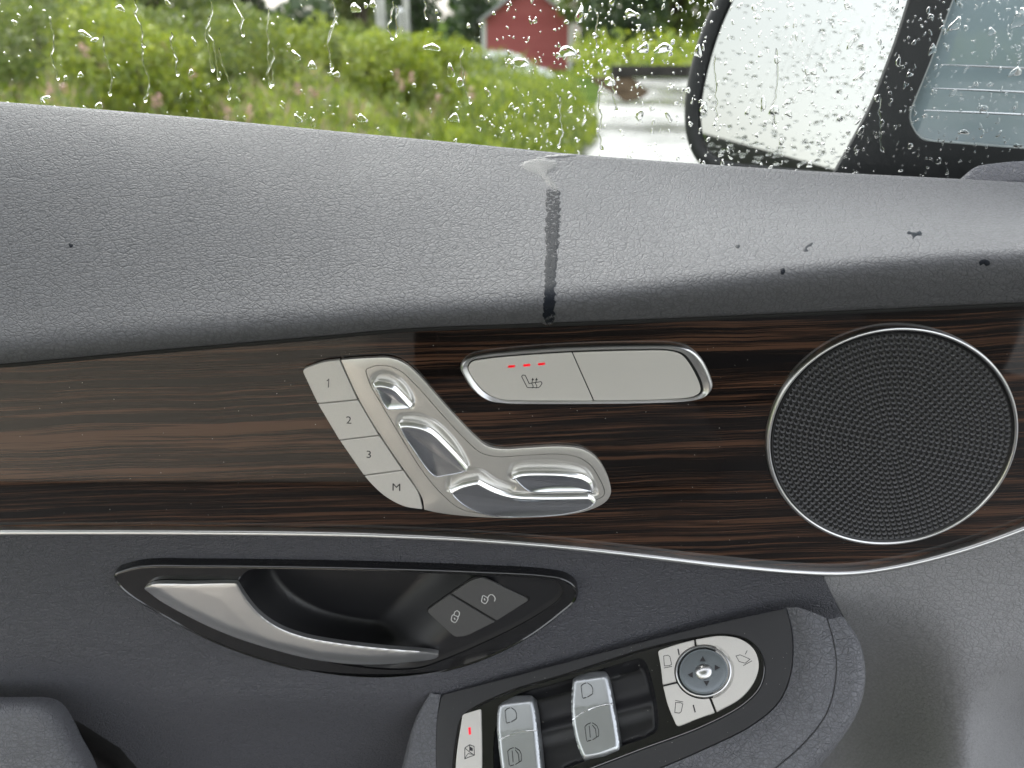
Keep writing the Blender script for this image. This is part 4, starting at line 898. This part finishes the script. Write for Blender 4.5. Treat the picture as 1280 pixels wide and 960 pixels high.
# dust settled on the veneer and console
its = [(*WP.p(rng.uniform(0, 1280), rng.uniform(430, 690)), rng.uniform(.00009, .00022), 1, 0, 90000 + k) for k in range(150)]
its = [i for i in its if -.3 < i[0] < .3 and WP.p(640, interp(STRs, 640 + i[0] * 2300) - 8)[1] < i[1]]
V, Fc = drops_mesh(its, WP, 1); M['dust'] = mat('pale_dust', (.5, .48, .45), .9); np_obj('wood_dust', V, Fc, M['dust'], label='tiny pale dust specks lying on the dark wood veneer', category='dust', kind='stuff')
its = [(*AS.p(rng.uniform(560, 985), rng.uniform(790, 955)), rng.uniform(.00008, .0002), 1, 0, 91000 + k) for k in range(110)]
V, Fc = drops_mesh(its, AS, 1); np_obj('console_dust', V, Fc, M['dust'], label='tiny pale dust specks lying on the armrest console', category='dust', kind='stuff')

# ================================================================== UNSEEN CABIN BEHIND THE CAMERA (added to shape light and reflections)
ROOF = 1
cab = empty('unseen_car_cabin', (0, -.5, .35), 'unseen cabin opposite the door, added to shape light and reflections', 'car interior')
M['fabric'] = mat('pale_block_fabric', (.47, .43, .38), .8, speck=.15); M['carpet'] = mat('dark_carpet', (.06, .06, .062), .9)
bm = bmesh.new(); box(bm, (-1.3, -1.5, .3), (1.5, .44, .35)); obj('floor', bm, M['carpet'], cab)
bm = bmesh.new(); box(bm, (-1.3, -1.56, .3), (1.5, -1.5, .88)); obj('opposite_door', bm, M['dark'], cab)
def cushion(name, a, b, m, r=.05):
    bm = bmesh.new(); box(bm, a, b); bmesh.ops.bevel(bm, geom=bm.edges[:], offset=r, segments=4, affect='EDGES', profile=.5)
    for f in bm.faces: f.smooth = True
    return obj(name, bm, m, cab, angle=60)
cushion('pale_reflection_block', (-1.15, -.95, .36), (-.225, -.42, .98), M['fabric'])  # unseen pale block, added for its hazy reflection in the wood
cushion('seat_cushion', (-.2, -1.0, .36), (.4, -.45, .56), M['carpet'])
if ROOF:
    bm = bmesh.new(); box(bm, (-1.3, -1.2, 1.56), (.42, .24, 1.6)); obj('light_blocking_roof', bm, mat('blocking_roof_fabric', (.55, .54, .52), .9), cab)  # unseen roof, added to cut the light from above
cushion('centre_console', (-.2, -1.38, .36), (.9, -1.14, .72), M['dark'], .03)

# ================================================================== OUTSIDE
def gmat(name, c1, c2, scale, rough=.8, bump=.3, rmin=None):
    b = NB(name); p = b.b.inputs; tc = b.n('TexCoord'); n1 = b.n('TexNoise', Scale=scale, Detail=6, Roughness=.6); b.l(tc.outputs['Object'], n1.inputs['Vector']); r = b.n('ValToRGB'); r.color_ramp.elements[0].color = (*c1, 1); r.color_ramp.elements[1].color = (*c2, 1); r.color_ramp.elements[0].position = .35; r.color_ramp.elements[1].position = .65
    b.l(n1.outputs[0], r.inputs[0]); b.l(r.outputs[0], p['Base Color']); p['Roughness'].default_value = rough
    if rmin is None: p['Specular IOR Level'].default_value = 0
    if rmin is not None: mr = b.n('MapRange'); mr.inputs['From Min'].default_value = .4; mr.inputs['From Max'].default_value = .6; mr.inputs['To Min'].default_value = rmin; mr.inputs['To Max'].default_value = rough; b.l(n1.outputs[0], mr.inputs[0]); b.l(mr.outputs[0], p['Roughness'])
    n2 = b.n('TexNoise', Scale=scale * 12, Detail=4); b.l(tc.outputs['Object'], n2.inputs['Vector']); bp = b.n('Bump', Strength=bump, Distance=.02); b.l(n2.outputs[0], bp.inputs['Height']); b.l(bp.outputs[0], p['Normal']); return b.m
def gz(y): return -1.3 * ss((y - 19) / 10)
bm = bmesh.new(); ys = [-300, -60, -10, 0, 5, 10, 15, 18] + [19 + k for k in range(12)] + [40, 60, 100, 200, 500]; xs = [-400, -100, -30, -10, 0, 10, 30, 100, 400]
gv = [[bm.verts.new((x, y, gz(y))) for x in xs] for y in ys]
for i in range(len(ys) - 1):
    for j in range(len(xs) - 1): bm.faces.new((gv[i][j], gv[i][j + 1], gv[i + 1][j + 1], gv[i + 1][j]))
obj('ground', bm, gmat('grassy_ground', (.03, .05, .012), (.07, .10, .025), 1.5), None, kind='structure', angle=0)
def sheet(name, pts, z, m, **kw):
    bm = bmesh.new(); P = [Vector(p) for p in pts]
    if area(P) < 0: P.reverse()
    bm.faces.new([bm.verts.new((p.x, p.y, z)) for p in P]); return obj(name, bm, m, None, kind='structure', angle=0)
def g(px, py): d = ray(px, py); t = -CAMZ / d.z; return Vector((d.x * t, d.y * t))
sheet('wet_road', [(0, -8), (.15, 4.2), tuple(g(690, 195)), tuple(g(720, 160)), tuple(g(744, 135)), tuple(g(752, 112)), tuple(g(738, 97)), (9, 18.8), (40, 18.8), (40, -8)], .004, gmat('wet_asphalt', (.09, .09, .088), (.17, .17, .165), .55, .42, .1, .16))
sheet('dirt_patch', [tuple(g(*q)) for q in ((738, 98), (790, 97), (812, 116), (800, 124), (782, 128), (764, 116), (748, 108))], .012, gmat('brown_dirt', (.02, .015, .01), (.06, .045, .03), 2))
bm = bmesh.new()
for k in range(24): box(bm, (2.2 + k * 1.6, 18.9, .03), (3.78 + k * 1.6, 19.1, .26))
obj('low_kerb_wall', bm, gmat('dark_stone', (.035, .033, .03), (.06, .056, .05), 3), None, 'low dark stone edging wall at the far side of the wet road', 'low wall', angle=0)

def leafmat(name, cols, tr=.35):
    b = NB(name); b.t.nodes.remove(b.b); ge = b.n('NewGeometry'); r = b.n('ValToRGB'); e = r.color_ramp.elements; e[0].color = (*cols[0], 1); e[1].color = (*cols[-1], 1)
    for i, c in enumerate(cols[1:-1]): x = e.new((i + 1) / (len(cols) - 1)); x.color = (*c, 1)
    b.l(ge.outputs['Random Per Island'], r.inputs[0]); d = b.n('BsdfDiffuse'); t = b.n('BsdfTranslucent'); b.l(r.outputs[0], d.inputs[0]); b.l(r.outputs[0], t.inputs[0]); mx = b.n('MixShader'); mx.inputs[0].default_value = tr; gl = b.n('BsdfGlossy', Roughness=.35); m2 = b.n('MixShader'); m2.inputs[0].default_value = .05
    b.l(d.outputs[0], mx.inputs[1]); b.l(t.outputs[0], mx.inputs[2]); b.l(mx.outputs[0], m2.inputs[1]); b.l(gl.outputs[0], m2.inputs[2]); b.l(m2.outputs[0], b.out.inputs[0]); return b.m
M['bright'] = leafmat('bright_leaves', [(.11, .17, .012), (.21, .27, .018), (.32, .36, .03), (.19, .25, .018)])
M['mid'] = leafmat('mid_leaves', [(.07, .11, .015), (.13, .18, .025), (.21, .25, .05)])
M['deep'] = leafmat('dark_leaves', [(.02, .04, .015), (.04, .07, .022), (.07, .11, .03)])
M['straw'] = leafmat('dry_stems', [(.12, .15, .04), (.25, .22, .1), (.3, .22, .15), (.14, .18, .05)])
M['pink'] = leafmat('pink_blossom', [(.38, .2, .2), (.5, .3, .29), (.3, .24, .12)])
M['bark'] = gmat('bark', (.05, .04, .03), (.1, .085, .07), 8)
def leaves(C, Rd, n, size, up=.0, aspect=2.0, shell=.55):
    """n leaf rhombi spread in ellipsoid C radius Rd"""
    u = rng.normal(size=(n, 3)); u /= np.linalg.norm(u, axis=1)[:, None]; rr = rng.random(n) ** (1 / 3); rr = shell + (1 - shell) * rr if shell else rr
    rr *= 1 + .22 * np.sin(u[:, 0] * 5 + C[0]) * np.cos(u[:, 2] * 6 + C[1]); c = np.array(C) + u * rr[:, None] * np.array(Rd)
    return leafquads(c, size, up, aspect)
def leafquads(c, size, up, aspect):
    n = len(c); a = rng.normal(size=(n, 3)); a[:, 2] = a[:, 2] * (1 - up) + up * 2.2; a /= np.linalg.norm(a, axis=1)[:, None]; b = np.cross(a, rng.normal(size=(n, 3))); b /= np.linalg.norm(b, axis=1)[:, None]
    s = (size * rng.uniform(.6, 1.3, n))[:, None]; L = a * s; W = b * s / aspect
    return np.stack([c - L * .5, c + W * .5 - L * .05, c + L * .5, c - W * .5 - L * .05], 1).reshape(-1, 3), np.arange(4 * n).reshape(-1, 4)
def top_z(py, Y): return atY(640, py, Y).z
def bush(px, ptop, Y, rx, m, label, n=5000, size=.055, group=None, low=0):
    x = atY(px, ptop, Y).x; zt = top_z(ptop, Y); h = zt - gz(Y)
    e = empty('bush', (x, Y, gz(Y)), label, 'bush', group)
    Vs = []; Fs = []; off = 0
    for k in range(7):
        cx = x + rng.uniform(-.6, .6) * rx; cz = gz(Y) + h * rng.uniform(.25, .72); cy = Y + rng.uniform(-.4, .4) * rx; r = rng.uniform(.4, .62)
        v, f = leaves((cx, cy, cz), (rx * r, rx * r, min(h * .42, zt - cz)), int(n * 1.6) // 7, size, .25); Vs.append(v); Fs.append(f + off); off += len(v)
    np_obj('foliage', np.concatenate(Vs), np.concatenate(Fs), m, e)
    bm = bmesh.new()
    for k in range(5):
        a = k * 1.3; tube(bm, [(x + .03 * math.cos(a), Y + .03 * math.sin(a), gz(Y)), (x + rx * .2 * math.cos(a), Y + rx * .2 * math.sin(a), gz(Y) + h * .4), (x + rx * .4 * math.cos(a), Y + rx * .4 * math.sin(a), gz(Y) + h * .75)], [.02, .014, .006], 5)
    obj('stem', bm, M['bark'], e, angle=0)
bush(30, -25, 8.2, 1.15, M['mid'], 'tall green bush at the left edge of the view', 7000)
bush(150, -18, 7.6, 1.0, M['bright'], 'light green bush second from the left edge, reaching the top', 7000)
bush(255, 5, 8.4, .95, M['mid'], 'darker bush beside the light one, left of the gap of sky', 6000)
bush(345, 18, 8.8, .8, M['bright'], 'rounded light bush under the gap of sky left of the poles', 6000)
bush(425, 32, 9.0, .75, M['mid'], 'green bush just left of the pale poles', 5000)
bush(500, 38, 8.6, .7, M['bright'], 'yellow green bush at the foot of the pale poles', 5000)
bush(556, 46, 9.2, .5, M['bright'], 'low light green bush between the poles and the barn', 5000)
bush(632, 94, 8.4, .5, M['mid'], 'low dark green bush before the white car', 3500)
# meadow: leaves, blades and dry stems up to the road edge
def meadow():
    n = 80000; y = 3.2 + 7.5 * rng.random(n) ** .8; edge = np.interp(y, [3.0, 4.5, 7.9, 9.0, 11.0], [.0, .12, .62, .92, 1.1]); wdt = y * .85 + 1.5; x = edge - rng.random(n) ** 1.15 * wdt
    htop = np.interp(y, [3, 5, 7, 9, 11], [.34, .52, .66, .72, .7]) * (1 + .25 * np.sin(x * 3.1 + y) + .12 * np.sin(x * 9 + y * 4)); htop *= np.clip((edge - x) / .35, .25, 1); z = htop * rng.random(n) ** .55
    return np.stack([x, y, z], 1)
c = meadow(); k = rng.random(len(c)); s1 = c[k < .62]; s2 = c[(k >= .62) & (k < .86)]; s3 = c[k >= .86]
v, f = leafquads(s1, .06, .6, 3.6); np_obj('meadow_plants', v, f, M['bright'], label='bright green meadow plants beside the road', category='meadow', kind='stuff')
v, f = leafquads(s2, .16, .85, 9); np_obj('grass_blades', v, f, M['mid'], label='tall grass blades mixed into the meadow', category='grass', kind='stuff')
left = s3[s3[:, 0] < -.6]; v, f = leafquads(left, .17, .8, 7); np_obj('dry_stems', v, f, M['straw'], label='straw coloured dry stems in the meadow on the left', category='dry grass', kind='stuff')
# fireweed
FL = [(62, 116), (70, 124), (80, 112), (130, 84), (192, 128), (199, 124), (205, 60), (285, 140), (312, 142), (372, 112), (392, 114), (497, 94), (503, 108), (515, 96), (548, 122), (580, 96), (590, 118), (352, 138), (105, 62), (240, 92)]
ORD = ['leftmost', 'second from the left', 'third from the left', 'fourth from the left', 'fifth from the left', 'sixth from the left', 'seventh from the left', 'eighth from the left', 'ninth from the left', 'tenth from the left', 'tenth from the right', 'ninth from the right', 'eighth from the right', 'seventh from the right', 'sixth from the right', 'fifth from the right', 'fourth from the right', 'third from the right', 'second from the right', 'rightmost']
FL.sort()
for i, (px, py) in enumerate(FL):
    Y = 5.2 + 2.2 * ((i * 37) % 10) / 10; p = atY(px, py, Y); e = empty('flowering_plant', (p.x, Y, 0), 'pink blossoming wildflower in the meadow, ' + ORD[i] + ' of them', 'wildflower', 'pink wildflowers in the meadow')
    v, f = leaves((p.x, Y, p.z), (.026, .026, .05), 22, .026, 0, 1.3, 0); np_obj('blossom', v, f, M['pink'], e)
    bm = bmesh.new(); tube(bm, [(p.x, Y, 0), (p.x + .01, Y, p.z * .6), (p.x, Y, p.z)], [.006, .005, .003], 5); obj('stem', bm, M['mid'], e, angle=0)
# poles
M['pole'] = gmat('weathered_pale_wood', (.35, .34, .33), (.55, .54, .52), 6, .7)
for px, wpx, top, Y, lab in ((477, 10, -400, 13, 'thick grey utility pole, leftmost of the three'), (501, 6, 14, 12.5, 'short pale post between the two taller poles'), (509, 6.5, -360, 13.5, 'slim pale pole, rightmost of the three')):
    p = atY(px, 40, Y); zt = atY(px, top, Y).z; r = wpx / 2 * Y * 1.08 / F; e = empty('pole', (p.x, Y, 0), lab, 'pole'); bm = bmesh.new(); tube(bm, [(p.x, Y, 0), (p.x, Y, zt * .5), (p.x, Y, zt)], [r * 1.05, r, r * .9], 14); obj('shaft', bm, M['pole'], e, angle=40)
    bm = bmesh.new(); tube(bm, [(p.x, Y, zt), (p.x, Y, zt + .05)], [r * 1.15, r * .3], 14); obj('cap', bm, M['alu'], e, angle=40)
# barn
def barn():
    Y = 45.; x0, x1 = atY(605, 40, Y).x, atY(713, 40, Y).x; xm = (x0 + x1) / 2; zb = gz(Y); ze = atY(607, 24, Y).z; za = atY(655, -18, Y).z; D = 6.
    e = empty('red_barn', (xm, Y, zb), 'small red wooden barn with white corner boards and grey roof', 'barn'); red = gmat('red_paint', (.46, .12, .125), (.54, .17, .17), 3, .6); wh = mat('white_boards', (.75, .74, .72), .6); gr = mat('pale_roof', (.42, .41, .42), .6)
    w_ = (x1 - x0) / 24
    for k in range(24):                     # vertical boards of the gable
        a = x0 + k * w_; b = a + w_ - .02; bm = bmesh.new(); zt = lambda x: ze + (za - ze) * (1 - abs(x - xm) / (xm - x0))
        vs = [(a, Y - .03, zb), (b, Y - .03, zb), (b, Y - .03, zt(b)), (a, Y - .03, zt(a)), (a, Y, zb), (b, Y, zb), (b, Y, zt(b)), (a, Y, zt(a))]; v = [bm.verts.new(p) for p in vs]
        for f in ((0, 1, 2, 3), (5, 4, 7, 6), (3, 2, 6, 7), (1, 5, 6, 2), (4, 0, 3, 7)): bm.faces.new([v[i] for i in f])
        obj('board', bm, red, e, angle=0)
    bm = bmesh.new(); v = [bm.verts.new(p) for p in ((x0, Y + .01, zb), (x1, Y + .01, zb), (x1, Y + .01, ze), (xm, Y + .01, za), (x0, Y + .01, ze), (x0, Y + D, zb), (x1, Y + D, zb), (x1, Y + D, ze), (xm, Y + D, za), (x0, Y + D, ze))]
    for f in ((0, 1, 2, 3, 4), (9, 8, 7, 6, 5), (1, 6, 7, 2), (5, 0, 4, 9)): bm.faces.new([v[i] for i in f])
    obj('wall', bm, red, e, angle=0)
    for s in (-1, 1):
        bm = bmesh.new(); ex = xm + s * (xm - x0) * 1.12; ezz = za - (za - ze) * 1.12; t = .16
        q = [(xm, za + .02), (ex, ezz), (ex, ezz + t), (xm, za + t + .08)]; a = [bm.verts.new((x, Y - .4, z)) for x, z in q]; b = [bm.verts.new((x, Y + D + .3, z)) for x, z in q]
        for i in range(4): bm.faces.new((a[i], a[(i + 1) % 4], b[(i + 1) % 4], b[i]))
        bm.faces.new(a[::-1]); bm.faces.new(b); bmesh.ops.recalc_face_normals(bm, faces=bm.faces); obj('roof', bm, gr, e, angle=0)
        bm = bmesh.new(); xx = x0 if s < 0 else x1; box(bm, (xx - .11, Y - .09, zb), (xx + .11, Y - .032, ze)); obj('corner_board', bm, wh, e, angle=0)
    bm = bmesh.new(); box(bm, (xm - 2.2, Y - .07, atY(640, 25, Y).z), (xm + 2.2, Y - .034, atY(640, 23.6, Y).z)); obj('cross_board', bm, red, e, angle=0)
    # pale shed behind
    e2 = empty('pale_shed', (atY(713, 30, 52).x, 52, gz(52)), 'pale grey shed half hidden at the right of the red barn', 'shed'); xa, xb = atY(703, 30, 52).x, atY(726, 30, 52).x; bm = bmesh.new(); box(bm, (xa, 52, gz(52)), (xb, 57, atY(640, 2, 52).z)); obj('wall', bm, wh, e2, angle=0)
    bm = bmesh.new(); zz_ = atY(640, 2, 52).z; v = [bm.verts.new(p) for p in ((xa - .3, 51.6, zz_), (xb + .3, 51.6, zz_), ((xa + xb) / 2, 51.6, zz_ + 1.1), (xa - .3, 57.4, zz_), (xb + .3, 57.4, zz_), ((xa + xb) / 2, 57.4, zz_ + 1.1))]
    for f in ((0, 1, 2), (5, 4, 3), (1, 4, 5, 2), (3, 0, 2, 5), (0, 3, 4, 1)): bm.faces.new([v[i] for i in f])
    obj('roof', bm, gr, e2, angle=0)
barn()
# parked white car beyond the meadow
def car():
    Y = 31.; xr = atY(692, 70, Y).x; zb = gz(Y) - .08; e = empty('parked_car', (xr - 2.1, Y, zb), 'white parked car half hidden by the meadow before the red barn', 'car'); wp = mat('white_car_paint', (.75, .76, .77), .25, coat=1); gl = mat('car_window_dark', (.03, .035, .04), .08, coat=1); tyre = mat('tyre_rubber', (.02, .02, .02), .7)
    prof = [(-4.2, .3), (-4.2, .75), (-4.0, .92), (-3.5, 1.0), (-2.9, 1.38), (-2.4, 1.47), (-1.6, 1.46), (-1.1, 1.3), (-.75, 1.0), (-.2, .86), (0, .7), (.02, .3)]
    bm = bmesh.new(); L = [];
    for yy, k in ((-.85, .93), (-.8, 1), (.8, 1), (.85, .93)):
        L.append([bm.verts.new((xr + x, Y + yy * (1 - .18 * max(0, z - .9) / .5), zb + .05 + z * (k if z > .5 else 1))) for x, z in prof])
    for a, b in zip(L, L[1:]):
        for i in range(len(prof)): bm.faces.new((a[i], a[(i + 1) % len(prof)], b[(i + 1) % len(prof)], b[i]))
    bm.faces.new(L[0]); bm.faces.new(L[-1][::-1]); bmesh.ops.recalc_face_normals(bm, faces=bm.faces); obj('body', bm, wp, e, angle=30)
    for q in ([(-3.35, 1.02), (-2.85, 1.3), (-2.1, 1.34), (-2.1, 1.0)], [(-2.0, 1.0), (-2.0, 1.34), (-1.6, 1.33), (-1.15, 1.2), (-.95, 1.0)]):
        bm = bmesh.new(); a = [bm.verts.new((xr + x, Y - .86 + .3 * max(0, z - .95), zb + .05 + z * .98)) for x, z in q]; bm.faces.new(a); bmesh.ops.recalc_face_normals(bm, faces=bm.faces); obj('side_window', bm, gl, e, angle=0)
    for x in (-3.35, -.75):
        for yy in (-.82, .62):
            bm = bmesh.new(); bmesh.ops.create_cone(bm, cap_ends=True, segments=24, radius1=.31, radius2=.31, depth=.2, matrix=Matrix.Translation((xr + x, Y + yy, zb + .31)) @ Matrix.Rotation(R(90), 4, 'X')); wv = obj('wheel', bm, tyre, e, angle=40)
            bm = bmesh.new(); bmesh.ops.create_cone(bm, cap_ends=True, segments=20, radius1=.19, radius2=.17, depth=.22, matrix=Matrix.Translation((xr + x, Y + yy, zb + .31)) @ Matrix.Rotation(R(90), 4, 'X')); obj('rim', bm, M['alu'], wv, angle=40)
car()
# trees
def tree(px, Y, H, rx, m, label, n=6000, size=.3, con=False, bottom=.2):
    x = atY(px, 20, Y).x; zb = gz(Y); e = empty('conifer' if con else 'tree', (x, Y, zb), label, 'tree'); Vs = []; Fs = []; off = 0
    bm = bmesh.new(); tube(bm, [(x, Y, zb), (x + .1, Y, zb + H * .4), (x, Y, zb + H * .9)], [.22, .15, .04], 8)
    if con:
        for k in range(16):
            t = k / 15; z = zb + H * (.12 + .86 * t); r = rx * (1 - t) + .15; v, f = leaves((x, Y, z), (r, r, H * .05), n // 16, size, -.2, 2.5, .2); Vs.append(v); Fs.append(f + off); off += len(v)
    else:
        for k in range(13):
            a = rng.uniform(0, 6.28); rr = rx * rng.uniform(.1, .62); c = (x + rr * math.cos(a), Y + rr * math.sin(a), zb + H * rng.uniform(bottom, .86)); s = rx * rng.uniform(.32, .55); v, f = leaves(c, (s, s, s * .8), n // 13, size); Vs.append(v); Fs.append(f + off); off += len(v)
            tube(bm, [(x, Y, zb + H * .25), ((x + c[0]) / 2, (Y + c[1]) / 2, (zb + H * .3 + c[2]) / 2), c], [.1, .07, .03], 5)
    np_obj('crown', np.concatenate(Vs), np.concatenate(Fs), m, e); obj('trunk', bm, M['bark'], e, angle=0)
TR = [(-60, 26, 9, 3.4, 'mid', 'leafy tree outside the left edge of the window view'), (60, 30, 10, 3.8, 'mid', 'broad leafy tree behind the leftmost bushes'), (190, 28, 9, 3.2, 'mid', 'leafy tree behind the second bush'), (312, 34, 9, 1.9, 'deep', 'dark leafy tree left of the gap of sky'), (450, 30, 8, 2.0, 'mid', 'leafy tree behind the poles on their left side'),
      (742, 40, 8, 2.4, 'mid', 'leafy tree close to the right side of the barn and shed'), (790, 36, 9, 2.6, 'deep', 'dark tree beyond the road, second to the right of the barn'), (845, 40, 10, 3.0, 'mid', 'leafy tree beyond the road just left of the door mirror'), (930, 38, 10, 3.4, 'deep', 'dark tree hidden behind the door mirror'), (1030, 44, 11, 4, 'mid', 'broad tree hidden behind the wet mirror glass'), (1150, 40, 10, 4, 'deep', 'tree beyond the black window frame'), (1260, 42, 11, 4, 'mid', 'tree seen through the blue grey quarter glass')]
for px, Y, H, rx, m, lab in TR: tree(px, Y, H, rx, M[m], lab)
for px, Y, H, rx, lab in ((517, 38, 11, 1.25, 'dark conifer between the poles and the bright gap'), (597, 50, 12, 1.2, 'dark conifer right behind the left eave of the barn'), (645, 62, 9, 3.0, 'dark conifer behind the barn roof')): tree(px, Y, H, rx, M['deep'], lab, con=True, size=.35)
# low green bank behind the road and far wood
def bank():
    n = 16000; x = rng.uniform(1.5, 34, n); y = rng.uniform(19.6, 24, n); z = np.array([gz(v) for v in y]) + rng.random(n) * 1.0
    v, f = leafquads(np.stack([x, y, z], 1), .2, .4, 2.5); np_obj('verge_plants', v, f, M['bright'], label='green verge plants beyond the far edge of the road', category='verge plants', kind='stuff')
    n = 34000; a = rng.random(n) * 6.283; r = rng.uniform(78, 92, n); a = a[:]; x = r * np.cos(a); y = r * np.sin(a); z = -1.3 + rng.random(n) * np.where(y < 0, 3.2, 5.5 + 2 * np.sin(a * 23))
    px_ = 640 + F * x / np.maximum(y, .1) / 1.09; ok = ~((y > 0) & (np.abs(px_ - 560) < 13) & (z > -.9)) & ~((y > 0) & (np.abs(px_ - 388) < 15) & (z > 2.0)); v, f = leafquads(np.stack([x, y, z], 1)[ok], 1.3, .2, 1.6); np_obj('far_wood', v, f, M['deep'], label='far wood closing the view all round', category='wood', kind='stuff')
bank()
